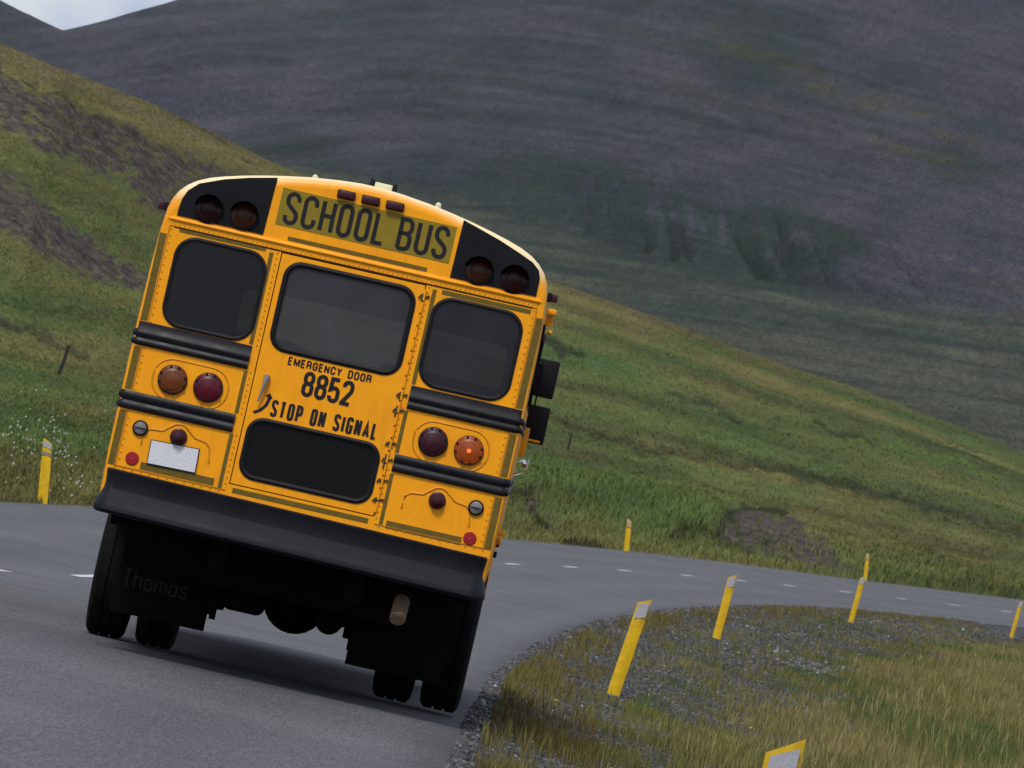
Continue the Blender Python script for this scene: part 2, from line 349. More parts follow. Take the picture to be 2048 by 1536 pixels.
# ------------------------------------------------------------------ right verge
def verge_z(y, u):
    e = u - hw_in(y)
    n = .10 * (fbm(y * .35, u * .5, 4, 5) - .5) + .05 * (fbm(y * 1.5, u * 1.7, 3, 6) - .5)
    z = road_z(y, hw_in(y)) - .010 - .10 * sst(0, .8, e) - .22 * sst(.6, 3.0, e) - .35 * sst(3, 9, e) + n * sst(.15, 1.2, e) - .9 * sst(12, 60, e)
    return z
ysv = np.concatenate([np.linspace(-60, 24, 20)[:-1], np.linspace(24, 170, 420)[:-1], np.linspace(170, 700, 200)])
ev = np.concatenate([np.array([-.6, -.35, -.2]), np.linspace(0, 8, 70)[:-1], 8 + 240 * np.linspace(0, 1, 40) ** 2.2])
yy, ee = np.meshgrid(ysv, ev, indexing='ij'); uu = ee + hw_in(yy); gx, gy = road_xy(yy, uu)
gz = np.where(ee < -.3, road_z(yy, uu) - .06, np.where(ee < 0, road_z(yy, hw_in(yy)) - .014, verge_z(yy, uu)))
verge = grid_mesh('ground', np.stack([gx, gy, gz], -1), len(ysv), len(ev), VERGE, flip=True); tag(verge, kind='structure')
colattr(verge, 'mask', np.stack([(.15 + .5 * sst(.0, .4, 1.6 - ee)).ravel(), 0 * ee.ravel(), 0 * ee.ravel()], -1))

# ------------------------------------------------------------------ hillside beyond the road
yq = np.linspace(15, 900, 8000); ox, oy = road_xy(yq, -HB); Aout = F * ox / oy
def yroad(A): return np.interp(A, Aout, oy)
def sroad(A): return np.interp(A, Aout, yq)
rid = np.array([AE(*p) for p in [(-200, -10), (0, 86), (130, 140), (300, 205), (430, 268), (560, 332), (800, 425), (1100, 562), (1250, 612), (1400, 668), (1560, 728), (1700, 772), (1850, 828), (1960, 868), (2048, 905), (2250, 975)]])
def Eridge(A): return np.interp(A, rid[:, 0], rid[:, 1]) + np.where(A < rid[0, 0], np.minimum((rid[0, 0] - A) * .2, 500), 0)
def yridge(A): return np.maximum(np.interp(A, [-6000, -1400, -1000, 1000, 6000], [120, 215, 235, 600, 1500]), yroad(A) + 70)
def hill(A, t):
    yr = yroad(A); yg = yridge(A); Y = yr + (yg - yr) * t
    z0 = road_z(sroad(A), -HB) - .04; E0 = F * (z0 - H) / yr
    E = E0 + (Eridge(A) - E0) * np.clip(t, 0, 1) ** .92
    ix = 1024 + A * math.cos(ROLL); 
    z = H + Y * E / F
    k = sst(0.005, .05, t)
    s = np.clip(1.2 - .9 * t, 0.2, 1.2) * k * (1 - .85 * sst(.9, 1, t))
    X = A * Y / F
    z = z + s * (.85 * (fbm(X * .10, Y * .030, 3, 31) - .44) + .28 * (fbm(X * .45, Y * .12, 4, 32) - .47))
    z = z + (1 - sst(0, .02, t)) * -.02
    z = np.where(t > 1, H + yg * Eridge(A) / F - (Y - yg) * .10, z)
    return X, Y, z
Ac = np.concatenate([np.linspace(-6000, -1300, 60)[:-1], np.linspace(-1300, 1300, 460), np.linspace(1300, 6000, 60)[1:]])
tc_ = np.concatenate([[-.004], np.linspace(0, .12, 40)[:-1], np.linspace(.12, 1, 170), 1 + np.array([.02, .06, .15, .3, .6, 1])])
tt, AA = np.meshgrid(tc_, Ac, indexing='ij')
hx, hy, hz = hill(AA, tt)
hz = np.where(tt < 0, hz - .12, hz)
def seg_dist(ix, iy, poly):
    d = np.full(ix.shape, 1e9)
    for (x0, y0), (x1, y1) in zip(poly[:-1], poly[1:]):
        vx, vy = x1 - x0, y1 - y0; q = np.clip(((ix - x0) * vx + (iy - y0) * vy) / (vx * vx + vy * vy), 0, 1)
        d = np.minimum(d, np.hypot(ix - x0 - q * vx, iy - y0 - q * vy))
    return d
def inpoly(ix, iy, poly):
    r = np.zeros(ix.shape, bool); n = len(poly)
    for i in range(n):
        x0, y0 = poly[i]; x1, y1 = poly[(i + 1) % n]
        if y0 == y1: continue
        c = ((y0 > iy) != (y1 > iy)) & (ix < (x1 - x0) * (iy - y0) / (y1 - y0) + x0); r ^= c
    return r
SCREE = [([(-300, -60), (0, 135), (120, 185), (250, 240), (400, 310), (540, 385), (600, 430), (330, 440), (250, 375), (150, 330), (60, 285), (0, 262), (-300, 150)], .80),
         ([(-300, 240), (0, 322), (60, 362), (130, 425), (200, 478), (260, 525), (320, 575), (310, 600), (240, 575), (160, 545), (90, 505), (0, 468), (-300, 420)], .95),
         ([(1436, 1090), (1446, 1040), (1480, 1012), (1535, 1020), (1600, 1050), (1660, 1085), (1740, 1150), (1690, 1150), (1600, 1135), (1520, 1115)], 1.0), ([(1003, 974), (1060, 1000), (1105, 1040), (1165, 1082), (1140, 1092), (1080, 1062), (1040, 1022), (1003, 1002)], .8), ([(1080, 652), (1130, 680), (1175, 706), (1130, 712), (1090, 690)], .4), ([(1350, 782), (1430, 806), (1500, 838), (1440, 832), (1370, 808)], .5), ([(1660, 850), (1720, 864), (1770, 886), (1700, 880)], .45), ([(-20, 618), (80, 640), (190, 700), (190, 722), (70, 672), (-20, 650)], .62)]
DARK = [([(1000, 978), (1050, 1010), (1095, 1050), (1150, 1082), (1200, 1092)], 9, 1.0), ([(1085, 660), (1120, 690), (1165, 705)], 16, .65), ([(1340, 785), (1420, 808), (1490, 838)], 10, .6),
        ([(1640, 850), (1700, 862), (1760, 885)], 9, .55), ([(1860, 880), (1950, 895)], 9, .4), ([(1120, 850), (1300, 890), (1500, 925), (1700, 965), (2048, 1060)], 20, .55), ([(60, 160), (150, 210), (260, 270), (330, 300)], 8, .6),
        ([(300, 185), (420, 270), (520, 330)], 5, .5), ([(0, 640), (80, 660), (180, 720)], 16, .55), ([(110, 840), (190, 860)], 12, .5), ([(1340, 1080), (1440, 1078), (1500, 1100)], 10, .9), ([(1436, 1078), (1450, 1035), (1500, 1008), (1560, 1024)], 9, 1.0), ([(1462, 1052), (1500, 1072), (1550, 1092)], 13, .9), ([(1250, 720), (1400, 760), (1560, 800), (1700, 850)], 12, .35),  # dark lines round the eroded bank paint in its undercut shade
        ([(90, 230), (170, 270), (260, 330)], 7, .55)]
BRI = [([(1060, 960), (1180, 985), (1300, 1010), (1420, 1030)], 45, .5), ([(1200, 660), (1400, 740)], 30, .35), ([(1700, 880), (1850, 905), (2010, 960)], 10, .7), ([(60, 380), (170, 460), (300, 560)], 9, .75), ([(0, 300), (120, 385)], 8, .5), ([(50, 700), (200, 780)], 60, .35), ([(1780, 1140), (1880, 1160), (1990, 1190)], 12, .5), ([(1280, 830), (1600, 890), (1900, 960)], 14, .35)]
def hill_masks(P):
    im = toimg(P); ix, iy = im[..., 0], im[..., 1]
    wx = ix + 46 * (fbm(ix / 40, iy / 30, 5, 50) - .47); wy = iy + 40 * (fbm(ix / 40, iy / 40, 4, 57) - .47)
    m = np.zeros(ix.shape + (3,))
    for poly, s in SCREE:
        ins = inpoly(wx, wy, poly); d = seg_dist(wx, wy, poly + poly[:1])
        m[..., 0] = np.maximum(m[..., 0], s * np.where(ins, np.clip(.5 + d / 45, 0, 1), np.clip(.5 - d / 30, 0, 1)))
    m[..., 0] *= np.clip(.72 + 1.3 * (fbm((ix + 2.0 * iy) / 26, (iy - .55 * ix) / 9, 4, 61) - .40), .15, 1.1)
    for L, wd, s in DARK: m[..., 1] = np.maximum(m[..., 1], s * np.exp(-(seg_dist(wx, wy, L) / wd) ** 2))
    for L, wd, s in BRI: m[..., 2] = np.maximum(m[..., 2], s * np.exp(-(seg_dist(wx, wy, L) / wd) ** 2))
    return m
ANCH = np.array([(50, 150, .78), (300, 250, .75), (450, 300, .72), (60, 330, .5), (200, 420, .5), (100, 560, .45), (250, 620, .34), (60, 620, .22), (150, 700, .42), (50, 780, .18), (200, 850, .34), (100, 960, .42), (230, 950, .4), (1130, 590, .75), (1150, 690, .15), (1320, 645, .8), (1250, 720, .12), (1400, 725, .35), (1520, 735, .62), (1300, 800, .34), (1700, 800, .42), (1200, 850, .34), (1150, 900, .42), (1100, 950, .06), (1250, 985, .10), (1400, 1010, .25), (1050, 1050, .5), (1150, 1065, .52), (1500, 880, .28), (1500, 950, .5), (1700, 900, .22), (1900, 930, .3), (1700, 1000, .55), (1900, 1050, .5), (1800, 1100, .4), (1950, 1150, .4), (2000, 890, .36), (2000, 980, .28), (1500, 1110, .45)])
PAL = [(.062, .102, .028), (.087, .114, .031), (.118, .119, .035), (.146, .128, .043), (.124, .096, .050)]
def palette(sel, cols):
    cols = np.array(cols); k = np.clip(sel, 0, .999) * (len(cols) - 1); i = k.astype(int); f = (k - i)[..., None]; return cols[i] * (1 - f) + cols[np.minimum(i + 1, len(cols) - 1)] * f
def hill_turf(P, A, t):
    im = toimg(P); ix, iy = im[..., 0], im[..., 1]; wx = ix + 60 * (fbm(ix / 90, iy / 60, 3, 200) - .44); wy = iy + 40 * (fbm(ix / 90, iy / 60, 3, 204) - .44)
    ws = 0; hs = 0
    for ax, ay, hv in ANCH: w_ = 1 / ((wx - ax) ** 2 + (2.2 * (wy - ay - .0 * (wx - ax))) ** 2 + 900) ** 1.6; ws = ws + w_; hs = hs + w_ * hv
    hue = hs / ws + .75 * (fbm(A / 420, t * 20 + A / 2600, 5, 145) - .47) + .22 * (fbm(ix / 45, iy / 14, 4, 146) - .47)
    lum = 1 + 1.25 * (fbm(A / 480, t * 26 + A / 3000, 5, 147) - .47) + .38 * (fbm(ix / 34, iy / 9, 4, 148) - .46)
    return hue, np.clip(lum, .5, 1.5)
HV = np.stack([hx, hy, hz], -1)
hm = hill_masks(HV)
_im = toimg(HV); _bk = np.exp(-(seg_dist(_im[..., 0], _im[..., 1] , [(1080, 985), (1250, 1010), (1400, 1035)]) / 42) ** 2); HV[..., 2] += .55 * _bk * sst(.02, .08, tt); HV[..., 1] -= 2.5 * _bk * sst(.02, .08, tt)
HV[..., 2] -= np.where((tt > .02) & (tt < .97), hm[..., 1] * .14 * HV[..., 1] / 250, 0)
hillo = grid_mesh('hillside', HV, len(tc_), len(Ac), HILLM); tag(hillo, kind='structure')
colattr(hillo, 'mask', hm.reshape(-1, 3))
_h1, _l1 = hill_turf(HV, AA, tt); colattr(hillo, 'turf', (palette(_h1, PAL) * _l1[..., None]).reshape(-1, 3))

# ------------------------------------------------------------------ valley floor and mountain
foot = np.array([AE(*p) for p in [(-200, 190), (200, 250), (560, 330), (900, 400), (1200, 490), (1450, 560), (1700, 600), (2048, 625), (2400, 700)]])
skyl = np.array([[-6000, 1500], [-2500, 1010], [-1300, 752], [-1151, 712], [-1060, 686], [-1017, 676], [-940, 712], [-813, 777], [-600, 880], [0, 1230], [900, 1620], [2500, 1700], [6000, 1450]])
def Efoot(A): return np.interp(A, foot[:, 0], foot[:, 1])
def Esky(A): return np.interp(A, skyl[:, 0], skyl[:, 1])
MR = np.concatenate([np.linspace(0, .25, 60)[:-1], np.linspace(.25, 1, 260), [1.03, 1.1, 1.3]])
Am = np.concatenate([np.linspace(-6000, -1300, 40)[:-1], np.linspace(-1300, 1300, 420), np.linspace(1300, 6000, 40)[1:]])
s_, AA = np.meshgrid(MR, Am, indexing='ij')
ef, es = Efoot(AA), np.maximum(Esky(AA), Efoot(AA) + 60); er = np.minimum(Eridge(AA) - 120, ef - 60)
a = np.clip(s_ / .25, 0, 1); b = np.clip((s_ - .25) / .75, 0, 1)
Yv = np.maximum(yridge(AA) + 80, 420); Yf = np.maximum(1300, Yv + 500)
Ym = np.where(s_ < .25, Yv + (Yf - Yv) * a ** 1.2, Yf + 1900 * b ** 1.1)
Em = np.where(s_ < .25, er + (ef - er) * a, ef + (es - ef) * b ** .95)
zz = H + Ym * Em / F
Xm = AA * Ym / F
amp = np.where(s_ < .25, 1.2 * a, 1.2 + 5 * sst(0, .3, b)) * (1 - .8 * sst(.85, 1, b))
zz = zz + amp * (fbm(Xm / 30, Ym / 160, 5, 71) - .48) * 2.2
gul = np.abs(fbm(Xm / 6 + 3 * fbm(Xm / 40, zz / 30, 3, 80), zz / 60, 4, 77) - .48)
zz = zz - 3.2 * sst(0, .10, .10 - gul) * sst(.0, .03, b) * (1 - sst(.06, .16, b)) * (s_ >= .25) * np.exp(-((AA - 420) / 330) ** 2)
zz = np.where(s_ > 1, zz - (s_ - 1) * 500, zz)
MV = np.stack([Xm, Ym, zz], -1); mi = toimg(MV)
veg = np.clip(.5 + (ef - F * (zz - H) / Ym) / 55, 0, 1) * .9
hi = sst(520, 250, mi[..., 1]) 
MOUN = ground_mat('mountain_slope', [(.3, (.034, .041, .052)), (.44, (.050, .054, .070)), (.58, (.070, .067, .088)), (.72, (.100, .088, .104))], [(.3, (.034, .050, .034)), (.5, (.052, .070, .044)), (.72, (.080, .092, .056))], .016, dark=(.020, .034, .027), bright=(.085, .085, .034), streak=(2.0, .12, 2.4), fine=1.1, turf=True, con=2.1)
mount = grid_mesh('mountain', MV, len(MR), len(Am), MOUN); tag(mount, kind='structure')
mix_, miy = mi[..., 0], mi[..., 1]
wx = mix_ + 70 * (fbm(mix_ / 120, miy / 60, 4, 300) - .47); wy = miy + 46 * (fbm(mix_ / 120, miy / 60, 4, 306) - .47)
MA = [(100, 110, .25), (300, 60, .15), (300, 190, .10), (500, 110, .40), (560, 190, .08), (700, 250, .2), (420, 260, .15), (560, 300, .55), (800, 60, .25), (900, 160, .45), (900, 300, .35), (1000, 390, .75), (1060, 150, .35), (1200, 60, .3), (1150, 250, .3), (1150, 390, .95), (1300, 120, .3), (1350, 320, .15), (1320, 420, .95), (1480, 110, .55), (1500, 380, .2), (1480, 460, .95), (1620, 480, .85), (1700, 200, .4), (1750, 80, .2), (1700, 300, .1), (1720, 420, .05), (1850, 250, .35), (1900, 420, .05), (1820, 540, .12), (2000, 90, .1), (2000, 300, .2), (2000, 480, .05), (1900, 330, .5)]
ws = 0; hs = 0
for ax, ay, hv in MA: w_ = 1 / ((wx - ax) ** 2 + (2.0 * (wy - ay)) ** 2 + 1500) ** 1.6; ws = ws + w_; hs = hs + w_ * hv
cc = miy + .13 * mix_ - .40 * 240 * np.log1p(np.exp(np.clip((mix_ - 1000) / 240, -30, 30))) + 34 * fbm(mix_ / 200, miy / 120, 3, 310)
ct = fbm(mix_ / 330, cc / 12, 5, 312) - .47
ct2 = fbm(mix_ / 34, miy / 12, 5, 316) - .47
vg = np.clip(.5 + 2.1 * (hs / ws - .42) + 1.25 * ct + .8 * ct2, 0, 1); mlum = np.clip(1 + .9 * (fbm(mix_ / 160, cc / 9, 5, 350) - .47) + .7 * (fbm(mix_ / 9, miy / 6, 3, 352) - .44), .5, 1.6)[..., None]
pl = np.clip(.5 + 1.5 * (fbm(mix_ / 150, miy / 50, 4, 320) - .47), 0, 1)[..., None]
rock = np.array([.048, .052, .073]) * (1 - pl) + np.array([.088, .080, .096]) * pl
green = np.array([.021, .035, .031]) * (1 - pl) + np.array([.036, .050, .036]) * pl
mcol = rock * (1 - vg[..., None]) + green * vg[..., None]
for L, wd, q in (([(1440, 75), (1560, 130), (1700, 195), (1860, 250), (1960, 290)], 20, .55), ([(1740, 285), (1900, 325)], 13, .55), ([(1330, 170), (1500, 200), (1620, 250)], 16, .35), ([(1240, 60), (1400, 90)], 12, .3)):
    yv = (q * np.exp(-(seg_dist(wx, wy, L) / wd) ** 2) * np.clip(.5 + 3.2 * ct2 + 2 * ct, 0, 1.3))[..., None]; mcol = mcol * (1 - yv) + np.array([.092, .088, .036]) * yv
bl = (.6 * np.exp(-(seg_dist(wx, wy, [(1900, 500), (1960, 545), (2060, 570)]) / 22) ** 2) * np.clip(.5 + 3 * ct2, 0, 1))[..., None]; mcol = mcol * (1 - bl) + np.array([.13, .11, .10]) * bl
fing = sst(.46, .58, fbm(mix_ / 13, miy / 46, 4, 330)) * np.exp(-(seg_dist(mix_, miy, [(1180, 400), (1320, 425), (1480, 470), (1600, 500)]) / 45) ** 2) * .8
mcol = mcol * (1 - fing[..., None]) + rock * .98 * fing[..., None]
vs = fbm(mix_ / 520, (miy - .15 * mix_ + 10 * fbm(mix_ / 200, miy / 90, 2, 342)) / 9, 5, 340) - .47; vm = fbm(mix_ / 60, miy / 22, 4, 344) - .47
vsel = np.clip(.42 + 3.4 * vs + .7 * vm + .25 * sst(450, 800, miy), 0, 1)[..., None]
vcol = np.array([.038, .055, .040]) * (1 - vsel) + np.array([.092, .098, .064]) * vsel
vw = sst(-28, 34, ef - F * (zz - H) / Ym + 60 * ct2 + 30 * ct)[..., None]
mcol = (mcol * (1 - vw) + vcol * vw) * mlum * .84
colattr(mount, 'turf', mcol.reshape(-1, 3)); colattr(mount, 'mask', np.zeros((mcol.size // 3, 3)))

# ------------------------------------------------------------------ where a photograph ray meets the ground
def ground_at(px, py, which='verge'):
    d = ray(px, py)
    if which == 'verge':
        Y = np.linspace(24, 330, 30000); X = d[0] / d[1] * Y; Z = H + d[2] / d[1] * Y
        u, y = uy(X, Y); g = np.where(u > hw_in(y), verge_z(y, u), road_z(y, u))
        k = np.argmax(Z < g); return np.array([X[k], Y[k], g[k]])
    A, E = AE(px, py); t = np.linspace(0, 1, 3000); x, y, z = hill(np.full(3000, A), t); e = F * (z - H) / y; k = np.argmax(e > E); return np.array([x[k], y[k], z[k]])

# ================================================================== THE BUS
bus = tag(empty('school_bus'), 'old yellow school bus with black rub rails and bumper, driving away round the bend', 'school bus')
hd, ro = R(.25), R(1.8)
_yv = Vector((math.sin(hd), math.cos(hd), 0)); _xr = Vector((math.cos(hd), -math.sin(hd), 0))
_xv = _xr * math.cos(ro) - Vector((0, 0, 1)) * math.sin(ro); _zv = _xv.cross(_yv)
BO = Vector((-1.166, 50.0, .285))
bus.matrix_world = Matrix(((_xv.x, _yv.x, _zv.x, BO.x), (_xv.y, _yv.y, _zv.y, BO.y), (_xv.z, _yv.z, _zv.z, BO.z), (0, 0, 0, 1)))
def BP(px, py, y0=0.):                        # photograph pixel -> point of the bus's own x-z plane at depth y0
    d = Vector(ray(px, py)); n = _yv; t = ((BO + n * y0 - Vector(CO)).dot(n)) / d.dot(n); D = Vector(CO) + d * t - BO
    return D.dot(_xv), D.dot(_zv)

half = [(1.206, .90), (1.216, 1.2), (1.219, 1.9), (1.212, 2.35), (1.202, 2.58), (1.196, 2.64), (1.190, 2.70), (1.172, 2.765), (1.142, 2.820), (1.100, 2.866), (1.045, 2.905), (.975, 2.938), (.89, 2.966), (.78, 2.996), (.66, 3.024), (.52, 3.052), (.37, 3.078), (.2, 3.098), (.07, 3.108)]
sect = half + [(-x, z) for x, z in half[::-1]]
def inset(sec, f):
    n = len(sec); o = []
    for i, (x, z) in enumerate(sec):
        a = sec[max(i - 1, 0)]; b = sec[min(i + 1, n - 1)]; tx, tz = b[0] - a[0], b[1] - a[1]; l = math.hypot(tx, tz)
        k = .014 + .048 * float(sst(2.60, 2.78, np.array(z)))
        o.append((x - tz / l * k * f, z + tx / l * -k * f * -1 * 1.0 if False else z - (-tx / l) * k * f))
    return o
YB0, YB1 = 0.0, 9.3
b = MB(); loops = []
for k in range(6):
    q = k / 5 * math.pi / 2; loops.append(Y3(inset(sect, 1 - math.sin(q)), .060 * (1 - math.cos(q))))
for y in (2.0, 5.0, 9.0): loops.append(Y3(sect, y))
loops.append(Y3(inset(sect, 1), 9.3))
b.loft(loops, closed=False)
body = b.build('body', None, bus, smooth=40)
ROOF = bpy.data.materials.new('roof_cream_blend'); ROOF = YEL.copy(); ROOF.name = 'bus_yellow_cream_rim'
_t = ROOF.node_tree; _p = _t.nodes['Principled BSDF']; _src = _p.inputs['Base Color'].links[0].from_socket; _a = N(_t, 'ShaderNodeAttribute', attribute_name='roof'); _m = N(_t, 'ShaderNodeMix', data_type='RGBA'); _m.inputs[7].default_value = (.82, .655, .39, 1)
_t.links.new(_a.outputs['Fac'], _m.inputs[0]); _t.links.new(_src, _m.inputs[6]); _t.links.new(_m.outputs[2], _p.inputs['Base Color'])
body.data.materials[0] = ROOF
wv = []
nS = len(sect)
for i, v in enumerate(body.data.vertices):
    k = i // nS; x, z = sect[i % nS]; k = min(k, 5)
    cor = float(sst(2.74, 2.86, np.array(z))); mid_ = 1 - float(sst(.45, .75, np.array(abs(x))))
    wv.append(cor * ((.1, .6, 1, 1, 1, 1)[k] * (1 - mid_) + (0, .0, .30, .75, 1, 1)[k] * mid_))  # brighter cream graded into the yellow across the roof and its rounded edge
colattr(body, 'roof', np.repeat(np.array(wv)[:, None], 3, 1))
ins = inset(sect, 1)
up = [p for p in ins if p[1] > 2.64]; lo = [p for p in ins if p[1] <= 2.64]
nR = [p for p in lo if p[0] > 0]; nL = [p for p in lo if p[0] < 0]
capz = nR[-1][1]
WL = rr(-1.082, -.512, 2.000, 2.560, .125); WR = rr(.524, 1.092, 1.988, 2.548, .125)
DX0, DX1, DZ0, DZ1 = -.448, .459, 1.142, 2.592
DOOR = [(DX1, DZ1), (DX0, DZ1), (DX0, DZ0), (DX1, DZ0)]
low = [p for p in nR] + [p for p in nL]        # bottom right up, across, down left
OUTL = mat('crease_shade_yellow', (.50, .19, .003), .5, .25, var=(.64, .25, .003), vscale=14)
rp = MB().plate([nR[0]] + nR[1:] + nL + [], [WL, WR, DOOR], 0.0); nplate = len(rp.f)
def rivets(mb, x0, z0, x1, z1, step=.042, r=.0058, y=0):
    n = max(2, int(math.hypot(x1 - x0, z1 - z0) / step))
    for i in range(n + 1):
        t = i / n; mb.lathe([(r, 0), (r * .8, -.003), (0, -.0042)], (x0 + (x1 - x0) * t, y, z0 + (z1 - z0) * t), n=6)
for sx in (-1, 1):
    for za, zb in ((1.10, 1.44), (1.575, 1.83), (2.0, 2.58)): rivets(rp, sx * 1.132, za, sx * 1.134, zb)
    for za, zb in ((1.10, 1.44), (1.575, 1.83), (2.0, 2.58)): rivets(rp, sx * .472 + .004, za, sx * .474 + .004, zb, .036)
    rivets(rp, sx * 1.15, 1.088, sx * .50, 1.088, .05)
# pressed outlines round the lamps, crease shade put into a darker yellow
GROOVE = mat('creased_yellow', (.34, .125, .004), .5, .3, var=(.52, .20, .004), vscale=14)
for cx in (-.813, .821):
    z0 = 1.684 if cx < 0 else 1.665
    MB().tube([(p[0], 0.002, p[1]) for p in rr(cx - .235, cx + .235, z0 - .125, z0 + .125, .118)], .0068, 6, closed=True).build('pressed_outline', OUTL, bus)
    zz_ = 1.352 if cx < 0 else 1.325
    hump = [(-.21, -.10), (-.205, -.02), (-.175, .005), (-.10, .012), (-.06, .045), (-.03, .068), (0, .074), (.03, .068), (.06, .045), (.10, .012), (.175, .0), (.205, -.03), (.215, -.12)]
    MB().tube([(cx + x, 0.002, zz_ + .004 + z) for x, z in hump], .0085, 6).build('pressed_outline', OUTL, bus)
# raised seam beads of the lower sheets
rp.box(-1.16, -.47, -.004, 0, 1.098, 1.104).box(.48, 1.16, -.004, 0, 1.098, 1.104)
for sx in (-1, 1): rp.box(sx * 1.148 - .003, sx * 1.148 + .003, -.004, 0, 1.104, 2.60)
rpo = rp.build('rear_panel', YEL, bus, smooth=35); rpo.data.materials.append(GROOVE)
for f_ in rpo.data.polygons[nplate:]: f_.material_index = 1
# rear roof cap face with its drip rail
rc = MB(); rc.add(Y3([nR[-1]] + up + [nL[0]], 0), [tuple(range(len(up) + 2))])
rc.build('roof_cap', YEL, bus, smooth=0)
dr = MB(); pr = [(0, .030), (-.012, .026), (-.020, .014), (-.020, .008), (-.006, .004), (-.006, -.030), (0, -.034)]
xs_ = [-1.187, -1.14, -.5, 0, .5, 1.14, 1.187]
dr.loft([[(x, y + (.03 if abs(x) > 1.15 else 0), 2.632 + z) for y, z in pr] for x in xs_], closed=False)
ndr = len(dr.f); rivets(dr, -1.12, 2.612, 1.12, 2.612, .030, .0045, -.006)
dro_ = dr.build('drip_rail', YEL, bus, smooth=30); dro_.data.materials.append(GROOVE)
for f_ in dro_.data.polygons[ndr:]: f_.material_index = 1
sm = MB(); sm.box(-1.12, 1.12, -.0035, 0, 2.5935, 2.6005); sm.box(-1.12, 1.12, -.0075, -.0062, 2.6375, 2.6415)
sm.build('drip_seam', BLACK, bus, smooth=0)

# black corner panels and their warning lamps
def lamp(parent, x, z, r, m, hood=True, y=-.006):
    g = MB(); g.lathe([(r * 1.13, 0), (r * 1.13, -.012), (r * 1.02, -.016), (r * .99, -.006)], (x, y, z), n=36)
    bz = g.build('lamp_housing', RUB, parent)
    l = MB(); l.lathe([(r, -.002), (r * .97, -.016), (r * .62, -.030), (r * .58, -.024), (r * .3, -.033), (0, -.036)], (x, y, z), n=36); l.build('lens', m, bz)
    if hood:
        h = MB(); n = 20; A = [R(8 + 164 * k / n) for k in range(n + 1)]; lp = []
        for yy_, rr_, tt_ in ((0, r * 1.12, 0), (-.13, r * 1.14, 0), (-.13, r * 1.10, 0), (0, r * 1.06, 0)):
            lp.append([(x + rr_ * math.cos(q), y + yy_ * math.sin(max(0.05, min(1, (q if q < math.pi / 2 else math.pi - q) / .9 ))), z + rr_ * math.sin(q)) for q in A])
        h.loft(lp, closed=False); h.build('lamp_hood', BLACK, bz)
    return bz
LP = [(555.6, 355.4), (524.5, 476), (352.6, 437.4), (357, 418), (364, 398), (376, 381), (399, 367), (450, 358.5), (500, 355.5)]
RP = [(927.7, 440), (897.6, 564), (1069.5, 605), (1076, 575), (1080, 556), (1078, 541), (1066, 525), (1042, 508), (1000.8, 481), (957.8, 456.5)]
for pts, lamps in ((LP, ((-.939, 2.748, DKR), (-.720, 2.756, DKA))), (RP, ((.750, 2.745, DKA), (.972, 2.742, DKR)))):
    q = [BP(*p) for p in pts]; q = [(x, max(z, 2.668)) for x, z in q]
    p = MB(); p.loft([Y3(q, 0), Y3(q, -.006)], c1=True); po = p.build('warning_light_panel', BLACK, bus, smooth=0)
    for x, z, m in lamps: lamp(po, x, z, .080, m)

